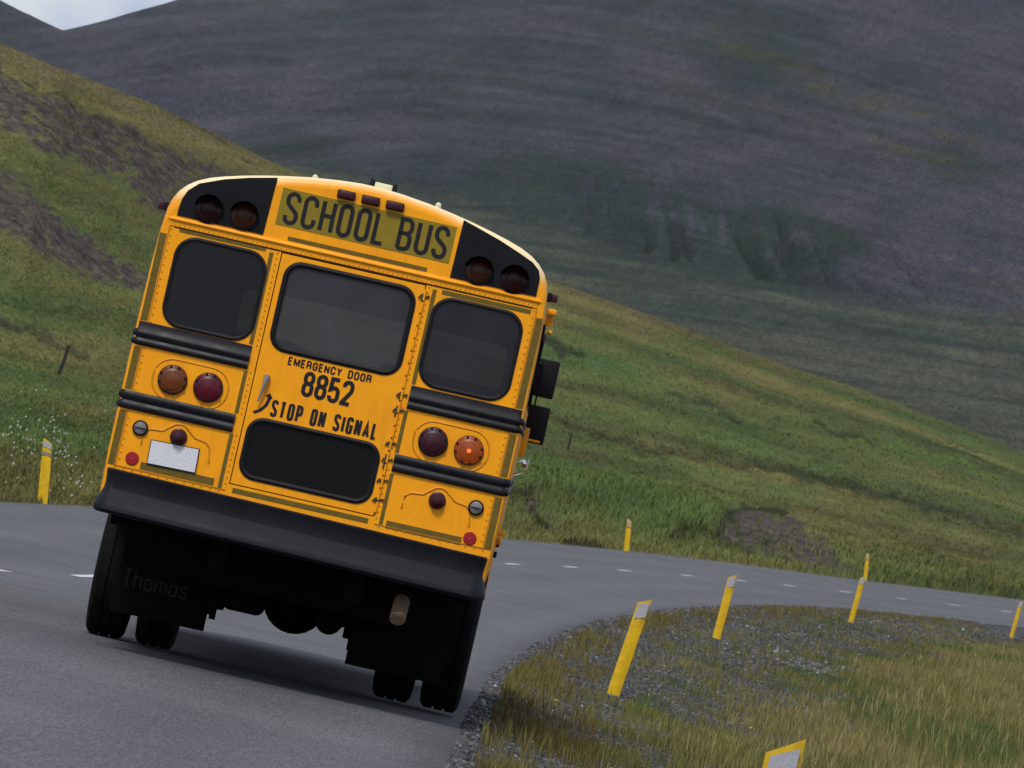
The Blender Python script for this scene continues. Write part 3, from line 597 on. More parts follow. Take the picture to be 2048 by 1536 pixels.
# lettering by strokes
def arc(cx, cy, rx, ry, a0, a1, n=12): return [(cx + rx * math.cos(R(a0 + (a1 - a0) * i / n)), cy + ry * math.sin(R(a0 + (a1 - a0) * i / n))) for i in range(n + 1)]
def glyph(ch, w):
    r = w / 2; q = min(r, .24)
    if ch == 'O': return [arc(r, 1 - q, r, q, 0, 180) + arc(r, q, r, q, 180, 360) + [(w, 1 - q)]]
    if ch == 'D': return [[(0, 0), (0, 1), (w - q, 1)] + arc(w - q, 1 - q, q, q, 90, 0) + arc(w - q, q, q, q, 0, -90) + [(0, 0), (0, .2)]]
    if ch == 'C': return [[(w, 1 - q - .10)] + arc(r, 1 - q, r, q, 0, 180) + arc(r, q, r, q, 180, 360) + [(w, q + .10)]]
    if ch == 'G': return [[(w, 1 - q - .08)] + arc(r, 1 - q, r, q, 0, 180) + arc(r, q, r, q, 180, 360) + [(w, .46), (r, .46)]]
    if ch == 'S':
        m = [(0, .74), (.02 * w, .69), (.12 * w, .62), (.38 * w, .53), (.62 * w, .46), (.88 * w, .38), (.98 * w, .31), (w, .26)]
        return [[(w, 1 - q - .06)] + arc(r, 1 - q, r, q, 0, 180) + m + arc(r, q, r, q, 0, -180) + [(0, q + .06)]]
    if ch == 'H': return [[(0, 0), (0, 1)], [(w, 0), (w, 1)], [(0, .52), (w, .52)]]
    if ch == 'L': return [[(0, 1), (0, 0), (w, 0)]]
    if ch == 'B':
        a = min(.24, w * .5); return [[(0, 0), (0, 1), (w - a, 1)] + arc(w - a, 1 - a, a, a, 90, 0) + arc(w - a, .53 + a, a, a, 0, -90) + [(0, .53)], [(w - a, .53)] + arc(w - a, .53 - a, a, a, 90, 0) + arc(w - a, a, a, a, 0, -90) + [(0, 0)]]
    if ch == 'U': return [[(0, 1)] + arc(r, q, r, q, 180, 360) + [(w, 1)]]
    if ch == 'E': return [[(w, 1), (0, 1), (0, 0), (w, 0)], [(0, .52), (w * .9, .52)]]
    if ch == 'M': return [[(0, 0), (0, 1)], [(0, 1), (r, .12), (w, 1)], [(w, 1), (w, 0)]]
    if ch == 'N': return [[(0, 0), (0, 1)], [(0, 1), (w, 0)], [(w, 0), (w, 1)]]
    if ch == 'R':
        a = min(.24, w * .5); return [[(0, 0), (0, 1), (w - a, 1)] + arc(w - a, 1 - a, a, a, 90, 0) + arc(w - a, .50 + a, a, a, 0, -90) + [(0, .50)], [(w - a * .8, .5), (w - .02, .42), (w, .0)]]
    if ch == 'P':
        a = min(.24, w * .5); return [[(0, 0), (0, 1), (w - a, 1)] + arc(w - a, 1 - a, a, a, 90, 0) + arc(w - a, .44 + a, a, a, 0, -90) + [(0, .44)]]
    if ch == 'Y': return [[(0, 1), (r, .45), (w, 1)], [(r, .45), (r, 0)]]
    if ch == 'T': return [[(0, 1), (w, 1)], [(r, 1), (r, 0)]]
    if ch == 'I': return [[(0, 0), (0, 1)]]
    if ch == 'A': return [[(0, 0), (r, 1), (w, 0)], [(w * .2, .28), (w * .8, .28)]]
    if ch == '8':
        k = .96 * r; a = min(.22, r); return [arc(r, 1 - a, k, a, 0, 180) + arc(r, .53 + a, k, a, 180, 360) + [(r + k, 1 - a)], arc(r, .53 - a, r, a, 0, 180) + arc(r, a, r, a, 180, 360) + [(w, .53 - a)]]
    if ch == '5': return [[(w * .95, 1), (.06 * w, 1), (0, .50)] + arc(r, .60 - q, r, q, 150, 0) + arc(r, q, r, q, 0, -180) + [(0, q + .04)]]
    if ch == '2': return [[(0, 1 - q - .06)] + arc(r, 1 - q, r, q, 180, 0) + [(w, .68), (.92 * w, .56), (0, .02), (0, 0), (w, 0)]]
    if ch == 'h': return [[(0, 0), (0, 1)], [(0, .5)] + arc(r, .45, r, .2, 160, 0) + [(w, 0)]]
    if ch == 'o': q = .2; return [arc(r, .66 - q, r, q, 0, 180) + arc(r, q, r, q, 180, 360) + [(w, .66 - q)]]
    if ch == 'm': return [[(0, 0), (0, .66)], [(0, .5)] + arc(w * .25, .46, w * .25, .18, 160, 0) + [(r, 0)], [(r, .5)] + arc(w * .75, .46, w * .25, .18, 160, 0) + [(w, 0)]]
    if ch == 'a': q = .18; return [[(w, 0), (w, .66)], arc(r, .46, r, q, 20, 180) + arc(r, q, r, q, 180, 340)]
    if ch == 's': return [[(w, .52)] + arc(r, .5, r, .15, 20, 180) + [(.1 * w, .40), (.9 * w, .28)] + arc(r, .16, r, .15, 0, -160)]
    return []
GW = {'I': 0, 'M': 1.35, 'L': .85, 'A': 1.1, 'E': .85, 'T': 1.0, 'N': 1.05, 'm': 1.6}
def stroke(mb, pts, t, y, closed=False):
    P = [Vector((p[0], p[1])) for p in pts]
    Q = [P[0]]
    for p in P[1:]:
        if (p - Q[-1]).length > 1e-6: Q.append(p)
    P = Q; n = len(P); closed = (P[0] - P[-1]).length < 1e-5 and n > 3
    if closed: P = P[:-1]; n -= 1
    A = []; B_ = []
    for i in range(n):
        a = P[i - 1] if (i or closed) else None; c = P[(i + 1) % n] if (i < n - 1 or closed) else None
        d1 = (P[i] - a).normalized() if a is not None else (c - P[i]).normalized(); d2 = (c - P[i]).normalized() if c is not None else d1
        n1 = Vector((-d1.y, d1.x)); n2 = Vector((-d2.y, d2.x)); m = (n1 + n2)
        m = m.normalized() if m.length > 1e-4 else n1; k = min(1 / max(m.dot(n1), .3), 2.2)
        A.append(P[i] + m * t / 2 * k); B_.append(P[i] - m * t / 2 * k)
    k = len(mb.v); mb.v += [(p.x, y, p.y) for p in A] + [(p.x, y, p.y) for p in B_]
    for i in range(n if closed else n - 1):
        j = (i + 1) % n; mb.f.append((k + i, k + j, k + n + j, k + n + i))
def text(s, x0, x1, z0, z1, t, wch, gap, space, name, m, parent, y, slant=0, rise=0):
    Hh = z1 - z0; adv = 0; lay = []
    for ch in s:
        if ch == ' ': adv += space; continue
        w_ = wch * GW.get(ch, 1.0); lay.append((ch, adv, w_)); adv += w_ + t + gap
    tot = adv - gap; sc = (x1 - x0) / (tot * Hh); mb = MB(); layer = 0
    for ch, a0, w_ in lay:
        ww = max(w_, 0) * sc
        for st in glyph(ch, ww / (1 - t) if w_ else 0):
            pts = [(x0 + Hh * (t / 2 + a0 * sc + px * (1 - t)), z0 + Hh * (t / 2 + pz * (1 - t))) for px, pz in st]
            pts = [(px + slant * (pz - z0), pz + rise * (px - x0)) for px, pz in pts]
            stroke(mb, pts, t * Hh, y - .0003 * (layer % 7)); layer += 1
    return mb.build(name, m, parent, smooth=0, fix=False)

sp = MB(); q = [(-.525, 2.750), (.562, 2.748), (.562, 2.976), (-.525, 2.978)]
sp.loft([Y3(q, 0), Y3(q, -.003)], c1=True); spo = sp.build('sign_panel', SIGN, bus, smooth=0)
text('SCHOOL BUS', -.490, .530, 2.760, 2.966, .125, .33, .10, .26, 'school_bus_lettering', INK, spo, -.0045)

# clearance lamps on the cap
for i, (x, m) in enumerate(((-.140, DKR), (.012, DKR), (.164, DKR))):
    z = 3.017; c = MB().box(x - .056, x + .056, -.030, -.001, z - .027, z + .027, .008); co_ = c.build('clearance_lamp', BLACK, bus)
    MB().box(x - .050, x + .050, -.046, -.029, z - .021, z + .021, .007).build('lens', MAR, co_)
for sx, z in ((-1, 2.712), (1, 2.688)):
    x = sx * 1.19; o = MB().box(min(x, x + sx * .03), max(x, x + sx * .03), .22, .34, z - .028, z + .028, .006).build('side_marker_lamp', BLACK, bus)
    MB().box(min(x + sx * .028, x + sx * .066), max(x + sx * .028, x + sx * .066), .225, .335, z - .024, z + .024, .006).build('lens', MAR, o)
MB().box(-1.226, -1.19, .6, .68, 2.53, 2.585, .008).build('side_reflector', BLACK, bus)
# roof: strobe on its bracket, dome-headed bolts
rb = MB().box(.052 - .083, .052 - .055, .55, .75, 3.095, 3.168, .006).box(.052 + .06, .052 + .088, .55, .75, 3.085, 3.166, .006).box(-.02, .13, .6, .75, 3.09, 3.104)
rbo = rb.build('roof_lamp_bracket', BLACK, bus); MB().box(-.002, .112, .56, .74, 3.09, 3.153, .008).build('roof_lamp', CREAM, rbo)
for x in (-.352, .42):
    MB().lathe([(.018, -.02), (.018, .012), (.012, .022), (0, .026)], (x, .07, 3.075), 'z', 12).build('roof_bolt', CREAM, bus)

# quarter windows
def window(name, rect, rad, gm, parent, y, gw=.022, gasket=RUB, dep=.012):
    x0, x1, z0, z1 = rect
    o_, i_ = rr(x0 - .004, x1 + .004, z0 - .004, z1 + .004, rad + .004), rr(x0 + gw, x1 - gw, z0 + gw, z1 - gw, max(rad - gw, .01))
    m_ = rr(x0 + gw * .45, x1 - gw * .45, z0 + gw * .45, z1 - gw * .45, max(rad - gw * .45, .01))
    g = MB(); g.loft([Y3(o_, y), Y3(o_, y - .006), Y3(m_, y - dep), Y3(i_, y - .006), Y3(i_, y + .02)]); go = g.build(name, gasket, parent, smooth=40)
    p_ = MB(); p_.add(Y3(rr(x0 + gw * .9, x1 - gw * .9, z0 + gw * .9, z1 - gw * .9, max(rad - gw * .9, .01)), y + .006), [tuple(range(32))]); p_.build('pane', gm, go, smooth=0)
    return go
window('rear_window', (-1.082, -.512, 2.000, 2.560), .125, GLD, bus, 0)
window('rear_window', (.524, 1.092, 1.988, 2.548), .125, GLR, bus, 0)
# emergency door in its black jamb
jb = MB(); jo = [(DX1 + .02, DZ1 + .02), (DX0 - .02, DZ1 + .02), (DX0 - .02, DZ0 - .02), (DX1 + .02, DZ0 - .02)]; ji = [(DX1 - .04, DZ1 - .04), (DX0 + .04, DZ1 - .04), (DX0 + .04, DZ0 + .04), (DX1 - .04, DZ0 + .04)]
jb.loft([Y3(jo, .022), Y3(ji, .022)]); jb.build('door_jamb', BLACK, bus, smooth=0)
door = MB(); dq = rr(DX0 + .0065, DX1 - .0065, DZ0 + .0065, DZ1 - .0065, .004, 2)
CW, DW = (-.404, .416, 2.000, 2.556), (-.414, .414, 1.197, 1.578)
door.plate(dq, [rr(*CW, .105), rr(*DW, .10)], -.004); door.loft([Y3(dq, -.004), Y3(dq, .02)])
dro = door.build('emergency_door', YEL, bus, smooth=0)
window('door_window', CW, .105, GLM, dro, -.004, .030, RUB, .016); window('door_lower_panel', DW, .10, GLB, dro, -.004, .026, RUB, .014)
text('EMERGENCY', -.262, .072, 1.929, 1.981, .19, .44, .14, .50, 'door_lettering', INK, dro, -.006); text('DOOR', .112, .258, 1.929, 1.981, .19, .44, .14, .50, 'door_lettering', INK, dro, -.006)
text('8852', -.146, .166, 1.762, 1.918, .155, .36, .09, .3, 'fleet_number', INK, dro, -.006)
text('STOP ON SIGNAL', -.300, .368, 1.598, 1.704, .165, .20, .075, .34, 'stop_lettering', INK, dro, -.006)
# lever handle and the arrow below it
hn = MB(); ax, az = BP(534, 755); bx_, bz_ = BP(516, 803)
hn.lathe([(.020, 0), (.021, -.02), (.014, -.034), (0, -.037)], (ax, -.004, az), n=14)
hn.tube([(ax, -.035, az + .012), (ax - .002, -.04, az - .03), ((ax + bx_) / 2 + .002, -.04, (az + bz_) / 2), (bx_, -.036, bz_)], [.019, .016, .009, .006], 8)
hn.build('door_handle', STEEL, dro)
ar = MB(); A_ = [BP(*p) for p in [(505, 822), (518, 818), (528, 810), (534.5, 799), (535, 793)]]; B__ = [BP(*p) for p in [(509, 827.5), (523, 822.5), (535, 812), (541.5, 800), (543.5, 796)]]
ar.add(Y3(A_, -.006) + Y3(B__, -.006), [(i, i + 1, 6 + i, 5 + i) for i in range(4)]); ar.add(Y3([BP(530.5, 792), BP(545.5, 798), BP(540.5, 786)], -.006), [(0, 1, 2)])
ar.build('arrow_mark', INK, dro, smooth=0, fix=False)
# piano hinge and its worn straps
hg = MB(); hx0 = .452
for k in range(18): z = 1.17 + k * .078; hg.lathe([(.0075, 0), (.0075, .066)], (hx0 + .008, -.008, z), 'z', 8)
hg.build('hinge', YEL, bus)
STR = [(1.905, .03), (1.81, .045), (1.60, .02), (1.50, .06), (1.37, .018), (1.25, .022), (2.52, .03)]
RUSTB = mat('rusty_black', (.012, .008, .006), .7, var=(.06, .035, .015), vscale=60)
for z, l in STR:
    st = MB(); st.box(.432, .482, -.010, -.006, z - .007, z + .006, .002); st.box(.448 - .006, .448 + .008, -.0125, -.0095, z - l, z + l * .5, .002)
    st.lathe([(.008, 0), (.006, -.008), (0, -.009)], (.487, -.006, z + .004), n=8); st.lathe([(.007, 0), (.006, -.006), (0, -.007)], (.432, -.008, z - .012), n=8)
    st.build('hinge_strap', RUSTB, bus)


# rub rails, wrapping round the corners and along the sides
def rail(x_in, sx, z0, z1, two=True, zr=0):
    h = z1 - z0
    pr = [(0, 0), (.014, .006), (.022, h * .10), (.022, h * .22), (.010, h * .30), (.010, h * .36), (.022, h * .44), (.022, h * .58), (.008, h * .68), (.008, h)] if two else [(0, 0), (.014, .005), (.022, h * .12), (.022, h * .34), (.010, h * .44), (.010, h * .54), (.022, h * .64), (.022, h * .88), (.012, h), (0, h)]
    if two: pr.append((0, h))
    xe = 1.208; path = [(x_in, 0, 0, -1)] + [(sx * (xe - .03 + .03 * math.sin(q)), .03 - .03 * math.cos(q), sx * math.sin(q), -math.cos(q)) for q in [math.pi / 2 * k / 5 for k in range(6)]] + [(sx * xe, 9.0, sx, 0)]
    mb = MB(); mb.loft([[(px + nx * d * (1 if nx == 0 else .95), py + ny * d, z0 + z) for d, z in pr] for px, py, nx, ny in path], closed=False, c0=True)
    return mb.build('rub_rail', RAIL, bus, smooth=50)
rail(-.495, -1, 1.846, 1.993); rail(.505, 1, 1.828, 1.974); rail(-.500, -1, 1.451, 1.564, False); rail(.500, 1, 1.436, 1.546, False)

# tail lamps
def taillamp(x, z, r, m, lit=False):
    g = MB().lathe([(r * 1.03, 0), (r * 1.03, -.014), (r * .98, -.018)], (x, 0, z), n=40); o = g.build('tail_lamp', RUB, bus)
    l = MB(); l.lathe([(r * 1.0, -.012), (r * .97, -.022), (r * .86, -.028), (r * .84, -.025), (r * .6, -.034), (r * .58, -.031), (r * .3, -.038), (0, -.040)], (x, 0, z), n=40); l.build('lens', m, o)
    for k in range(8): q = R(22 + 45 * k + (4 if k % 2 else -5)); MB().lathe([(.0085, -.018), (.0085, -.031), (0, -.032)], (x + r * .90 * math.cos(q), 0, z + r * .90 * math.sin(q)), n=8).build('lens_screw', BLACK, o)
    if lit: MB().lathe([(.017, -.036), (.012, -.043), (0, -.046)], (x + .002, 0, z - .004), n=12).build('bulb', BULB, o)
taillamp(-.924, 1.684, .089, AMB); taillamp(-.702, 1.686, .089, REDL); taillamp(.709, 1.667, .089, MAR); taillamp(.933, 1.664, .089, AMBLIT, True)
def small(name, x, z, r, m, rim=RUB, dome=.02, ln='lens'):
    o = MB().lathe([(r * 1.08, 0), (r * 1.08, -.014), (r * .88, -.02), (r * .88, -.010)], (x, 0, z), n=28).build(name, rim, bus)
    MB().lathe([(r * .95, -.010), (r * .8, -.012 - dome * .6), (r * .4, -.012 - dome * .95), (0, -.012 - dome)], (x, 0, z), n=28).build(ln, m, o); return o
for x, z in ((-1.050, 1.354), (1.053, 1.333)):
    o = small('reversing_lamp', x, z, .045, CLR); MB().box(x - .040, x + .040, -.037, -.033, z - .003, z + .003).build('lens_bar', RUB, o)
for x, z in ((-.811, 1.352), (.813, 1.324)): small('plate_lamp', x, z, .049, MAR, MAR, .055)
for x, z in ((-1.058, 1.162), (1.058, 1.142)):
    o = MB().lathe([(.041, 0), (.041, -.006), (.037, -.010), (0, -.011)], (x, 0, z), n=28).build('reflector', REFL, bus); MB().lathe([(.004, -.010), (.003, -.013), (0, -.013)], (x, 0, z), n=8).build('reflector_screw', STEEL, o)
q = [BP(*p) for p in [(303.5, 880.6), (398, 899), (389.5, 945), (295, 925.7)]]
fr = [BP(*p) for p in [(302, 878.6), (400, 897.6), (391, 947.5), (293, 928)]]
plo = MB().loft([Y3(fr, 0), Y3(fr, -.010)], c1=True).build('licence_plate', BLACK, bus, smooth=0); MB().loft([Y3(q, -.010), Y3(q, -.0125)], c1=True).build('plate_face', PLATE, plo, smooth=0)

# reflective tape
def tape(x0, x1, z0, z1, y=0):
    o = MB().loft([Y3([(x0, z0), (x1, z0), (x1, z1), (x0, z1)], y), Y3([(x0, z0), (x1, z0), (x1, z1), (x0, z1)], y - .0016)], c1=True).build('reflective_tape', TAPE, bus, smooth=0)
for sx in (-1, 1):
    dz = 0 if sx < 0 else -.018
    for za, zb in ((1.098, 1.440 + dz), (1.570 + dz, 1.835 + dz), (1.998 + dz, 2.545)):
        tape(*sorted((sx * 1.198, sx * 1.155)), za, zb)
    for za, zb in ((1.10, 1.440 + dz), (1.570 + dz, 1.835 + dz), (2.0 + dz, 2.575)):
        tape(*sorted((sx * .498 + .004, sx * .523 + .004) if za > 1.9 else (sx * .492 + .004, sx * .516 + .004)), za, zb)
tape(-1.085, -.545, 2.560 + .012, 2.5935 - .002); tape(.56, 1.115, 2.556, 2.584)
tape(-.43, .44, 2.668, 2.694, 0); tape(-1.00, -.54, 1.108, 1.154); tape(.54, 1.01, 1.090, 1.138); tape(-.42, .43, 1.092, 1.124)

# bumper
pr = [(-.03, 1.064), (.034, 1.066), (.046, 1.056), (.040, 1.030), (.030, .985), (.034, .945), (.052, .925), (.098, .862), (.112, .842), (.114, .812), (.098, .796), (.06, .790)]
bp = MB(); path = [(-1.172, .32, -1, 0)] + [(-(1.172 - .05 + .05 * math.sin(q)), .05 - .05 * math.cos(q) - .03, -math.sin(q), -math.cos(q)) for q in [math.pi / 2 * (1 - k / 6) for k in range(7)]]
path += [(-p[0], p[1], -p[2], p[3]) for p in path[::-1]]
bp.loft([[(px + nx * d * .48, py + ny * d, z - (.012 * px)) for d, z in pr] for px, py, nx, ny in path], closed=False)
bp.build('bumper', BUMP, bus, smooth=35)

# underside: chassis, axle, wheels, flaps, exhaust
ch = MB().box(-.48, -.38, .2, 10.8, .60, .84).box(.38, .48, .2, 10.8, .60, .84).box(-1.15, 1.15, .08, 9.2, .86, .92).box(-1.12, 1.12, .35, .42, .74, .90)
ch.box(-.95, .95, 3.6, 7.0, .42, .86).box(-1.0, 1.0, .9, .98, .50, .86)
for x in (-.45, .45):
    ch.box(x - .04, x + .04, 1.6, 3.2, .40, .46).box(x - .06, x + .06, 2.3, 2.5, .32, .5, .01).box(x - .02, x + .02, 2.36, 2.40, .25, .4)
ch.lathe([(0, -.02), (.085, 0), (.085, .5), (0, .52)], (.30, 1.6, .42), 'y', 16).box(-.36, -.12, 1.3, 1.9, .36, .7, .03).box(-.46, -.40, 1.4, 1.5, .30, .5, .01).tube([(.3, 1.6, .42), (.5, 1.3, .5), (.72, 1.0, .62)], .05, 8)
ch.box(.5, .62, 1.9, 2.2, .30, .6, .03).box(.24, .28, 2.2, 2.3, .33, .5, .01)
ch.tube([(.735, .9, .80), (.737, .4, .74), (.737, .2, .674)], .047, 12); ch.build('chassis', UNDER, bus)  # upper exhaust run in near-black, its shadow put into the colour
axl = MB().tube([(-.98, 2.4, .49), (.98, 2.4, .46)], .085, 12); axl.lathe([(0, -.28), (.10, -.25), (.17, -.12), (.205, 0), (.17, .12), (.10, .25), (0, .28)], (.05, 2.36, .475), 'y', 24)
axl.build('rear_axle', UNDER, bus)
def wheel(x, y, wd, z0=0, r=.49):
    o = MB().lathe([(r * .58, -wd / 2), (r * .80, -wd / 2), (r * .93, -wd * .47), (r * .985, -wd * .40), (r, -wd * .34), (r, -wd * .16), (r * .97, -wd * .15), (r * .97, -wd * .11), (r, -wd * .10), (r, wd * .10), (r * .97, wd * .11), (r * .97, wd * .15), (r, wd * .16), (r, wd * .34), (r * .985, wd * .40), (r * .93, wd * .47), (r * .80, wd / 2), (r * .58, wd / 2)], (x, y, r + z0), 'x', 56).build('wheel', TYRE, bus)
    MB().lathe([(0, -.04), (r * .3, -.04), (r * .56, -wd * .4), (r * .6, -wd * .46), (r * .6, wd * .46), (r * .56, wd * .4), (r * .3, .04), (0, .04)], (x, y, r + z0), 'x', 28).build('rim', UNDER, o)
    return o
for x, z in ((-1.098, -.006), (-.775, -.004), (.775, .002), (1.085, .004)): wheel(x, 2.4, .262, z)
for x in (-1.0, 1.0): wheel(x, 8.1, .27)
fl = MB().box(-1.06, -.455, 1.55, 1.562, .185, .88, .004); fo = fl.build('mud_flap', UNDER, bus)
GREYL = mat('flap_lettering', (.0065, .006, .0055), .8)
q0, q1 = BP(243, 1170, 1.55), BP(300, 1175, 1.55)
text('Thomas', q0[0], q0[0] + .42, q0[1] - .005, q0[1] + .115, .10, .34, .12, .3, 'flap_lettering', GREYL, fo, 1.548)
MB().box(.455, 1.06, 1.55, 1.562, .185, .88, .004).build('mud_flap', UNDER, bus)
ex = MB(); ex.tube([(.737, .20, .672), (.736, .12, .628), (.735, .05, .562)], .050, 18); ex.tube([(.735, .049, .560), (.735, .047, .558)], .043, 18)
ex.build('exhaust_pipe', TAN, bus)

# sides, front and inside
for sx in (-1, 1):
    for k in range(10):
        y0 = .75 + k * .82; x = sx * 1.2235; q = [(y0, 2.02), (y0 + .70, 2.02), (y0 + .70, 2.52), (y0, 2.52)]
        g = MB().add([(x - sx * (.004 + .01 * (z > 2.3)), y, z) for y, z in q], [(0, 1, 2, 3)]); f_ = MB()
        fr = MB().tube([(x - sx * (.006 + .01 * (z > 2.3)), y, z) for y, z in q], .012, 6, closed=True).build('side_window', RUB, bus); g.build('pane', GLD, fr, smooth=0)
fw = MB(); fo_ = ins; fw.plate([p for p in ins], [rr(-.98, .98, 1.72, 2.46, .08)], 9.3); fwo = fw.build('front_panel', YEL, bus, smooth=0)
MB().add(Y3(rr(-.98, .98, 1.72, 2.46, .08), 9.3), [tuple(range(32))]).build('windscreen', GLS, fwo, smooth=0)
hdm = MB(); hs = [(-.95, .8), (-.98, 1.3), (-.85, 1.58), (0, 1.66), (.85, 1.58), (.98, 1.3), (.95, .8)]
hdm.loft([Y3(hs, 9.3), Y3([(x * .94, z * .985) for x, z in hs], 10.6), Y3([(x * .88, .8 + (z - .8) * .82) for x, z in hs], 10.9)], closed=False, c1=True); hdm.build('bonnet', YEL, bus)
bi = MB().box(-1.17, 1.17, .03, 9.2, .93, .96); bi.build('cabin_floor', INT, bus, smooth=0)
sh = [(p[0] * .985, p[1] - .035) for p in sect if p[1] > .9]; MB().loft([Y3(sh, .065), Y3(sh, 9.2)], closed=False).build('cabin_lining', INT, bus, smooth=40)
first = None
for k in range(9):
    for x in (-.72, .72):
        y = 1.0 + k * .85
        if first is None: first = MB().box(-.46, .46, .0, .10, .45, 1.12, .05).box(-.46, .46, -.02, -.46 + .9, .36, .48, .04).build('seat', SEAT, bus); first.location = (x, y, .96)
        else: c = first.copy(); COL.objects.link(c); c.parent = bus; c.location = (x, y, .96)
# mirrors on the right front corner, seen past the body
mi_ = MB().box(1.190, 1.366, 9.55, 9.60, 2.158, 2.436, .009); mo = mi_.build('mirror', BLACK, bus)
MB().tube([(1.19, 9.3, 2.40), (1.25, 9.62, 2.38), (1.25, 9.62, 1.86), (1.19, 9.3, 1.80)], .012, 6).build('mirror_arm', BLACK, bus)
m2 = MB().box(1.196, 1.372, 9.55, 9.60, 1.818, 2.094, .009).build('mirror', BLACK, bus)
MB().box(1.215, 1.345, 9.545, 9.553, 1.828, 1.846, .003).build('mirror_base_strip', YEL, m2)
for sx in (-1, 1): MB().loft([[(sx * (1.207 + .002 * (z > .8)), y, z) for z in (.70, .905)] for y in (3.2, 9.0)], closed=False).build('side_skirt', YEL, bus)
dv = MB().box(1.20, 1.262, 6.2, 6.24, 1.70, 1.905, .006); dv.build('entrance_door_edge', YEL, bus)  # yellow edge of the entrance door, standing out past the body
al = MB().box(1.21, 1.268, 1.2, 1.32, 2.605, 2.640, .008).box(1.21, 1.256, 1.25, 1.30, 2.53, 2.60, .006).tube([(1.24, 1.26, 2.50), (1.262, 1.26, 2.49)], .016, 8); al.build('gutter_bracket', YEL, bus)
MB().box(1.20, 1.238, 1.6, 1.66, 2.44, 2.485, .006).build('side_reflector', AMB, bus)
MB().lathe([(0, -.03), (.022, -.02), (.03, .0), (.022, .02), (0, .03)], (1.262, 10.2, 1.66), 'y', 14).build('chrome_mirror', CHR, bus)
MB().tube([(1.29, 10.2, 1.70), (1.292, 10.2, 1.62), (1.262, 10.2, 1.58), (1.12, 10.2, 1.50)], .009, 6).build('mirror_arm', CHR, bus)
hw_ = MB().box(1.205, 1.255, .9, 1.0, 1.19, 1.225, .006).box(1.215, 1.25, 1.2, 1.3, 1.13, 1.165, .006).box(1.20, 1.24, 1.1, 1.2, 1.16, 1.19, .005); hw_.build('side_latch', YEL, bus)
sk = MB().box(1.19, 1.236, 3.4, 3.5, 1.09, 1.12, .004).box(1.19, 1.233, 3.4, 3.5, 1.02, 1.06, .004)
sk.build('side_hinge', BLACK, bus)

# ================================================================== roadside posts
def post(base, top, width, side, label, band=False, foot=False, refl=True, group='yellow marker posts along the road'):
    B_, T = Vector(base), Vector(top); upv = (T - B_); h = upv.length; upv.normalize(); rt = Vector((1, .10 * side, 0)); rt = (rt - upv * rt.dot(upv)).normalized(); fw = upv.cross(rt)
    o = bpy.data.objects.new('marker_post', None); mb = MB(); W = width / 2; sl = .038 * side * width / .128
    prof = [(-W, .004), (-W * .5, -.008), (0, -.012), (W * .5, -.008), (W, .004), (W, .012), (0, -.002), (-W, .012)]
    tap = .90
    lo_ = [(x, y, -.25) for x, y in prof]; mid = [(x, y, h * .55) for x, y in prof]; hi_ = [(x * tap if band else x, y, h + sl * x / W - abs(sl) * .3) for x, y in prof]
    mb.loft([lo_, mid, hi_], c0=True, c1=True); o = mb.build('marker_post', PYEL, None, smooth=30)
    o.matrix_world = Matrix(((rt.x, fw.x, upv.x, B_.x), (rt.y, fw.y, upv.y, B_.y), (rt.z, fw.z, upv.z, B_.z), (0, 0, 0, 1)))
    tag(o, label, 'marker post', group)
    k = width / .128
    if refl:
        x0, x1, zt, hh = -W * .78, W * .78, h - .022, (.165 if not band else .08) * k
        q = [(x0, zt - hh - sl * .55), (x1, zt - hh + sl * .55), (x1, zt + sl * .62 - abs(sl) * .3), (x0, zt - sl * .62 - abs(sl) * .3)]
        MB().loft([Y3(q, -.0125), Y3(q, -.0165)], c1=True).build('reflector', PREF, o, smooth=0)
    if band:
        zb = h * .745; q = [(-W * 1.0, zb + .012), (W * 1.0, zb - .012), (W * .99, zb + .036), (-W * .99, zb + .06)]
        MB().loft([Y3(q, -.0125), Y3(q, -.0165)], c0=False, c1=True).build('band', PBAND, o, smooth=0)
    if foot: MB().box(-W * 1.05, W * 1.05, -.03, .02, -.12, .012, .004).build('foot', GALV, o)
    return o
def atY(px, py, Y): d = ray(px, py); return CO + d * (Y / d[1])
for (bx, by), (tx, ty), wd, lab, ft in (((1225, 1392), (1291, 1200), .128, 'leaning yellow post on a bluish metal foot, nearest the bus in the gravel', True),
                                    ((1432, 1279), (1466, 1151), .122, 'yellow post at the near road edge, next beyond the post with the metal foot', False),
                                    ((1701, 1246), (1727, 1153), .115, 'yellow post at the near road edge whose top overlaps the small far post behind it', False),
                                    ((2022, 1276), (2043, 1203), .108, 'yellow post at the near road edge cut by the right border of the photo', False)):
    g = ground_at(bx, by); post(g, atY(tx, ty, g[1]), wd * g[1] / 16400 * 225 / (.128 * 225 / 16400 * g[1] / .128) if False else wd, 1, lab, foot=ft)
Yn = 28.8; t0 = atY(1574, 1486, Yn); u_, y_ = uy(t0[:1], t0[1:2]); zb = float(verge_z(y_, u_)[0]); b0 = atY(1574 - 52, 1486 + 225, Yn); k = (t0[2] - zb) / (t0[2] - b0[2])
post(t0 + (b0 - t0) * k, t0, .128, 1, 'yellow post at the bottom border, only its slanted top and large grey reflector showing')
for (bx, by), (tx, ty), lab, wd in (((85, 1001), (96, 880), 'yellow post with dark band beyond the road, beside the white cotton grass', .145), ((1252, 1104), (1259, 1039), 'yellow banded post beyond the road, below the green bank right of the bus', .14), ((1730, 1160), (1736, 1107), 'small far yellow post beyond the road, partly hidden behind a nearer post', .13)):
    A, E = AE(bx, by); Y = float(yroad(np.array(A))) + .6; p0 = atY(bx, by, Y); post(p0, atY(tx, ty, Y), wd, -1, lab, band=True)
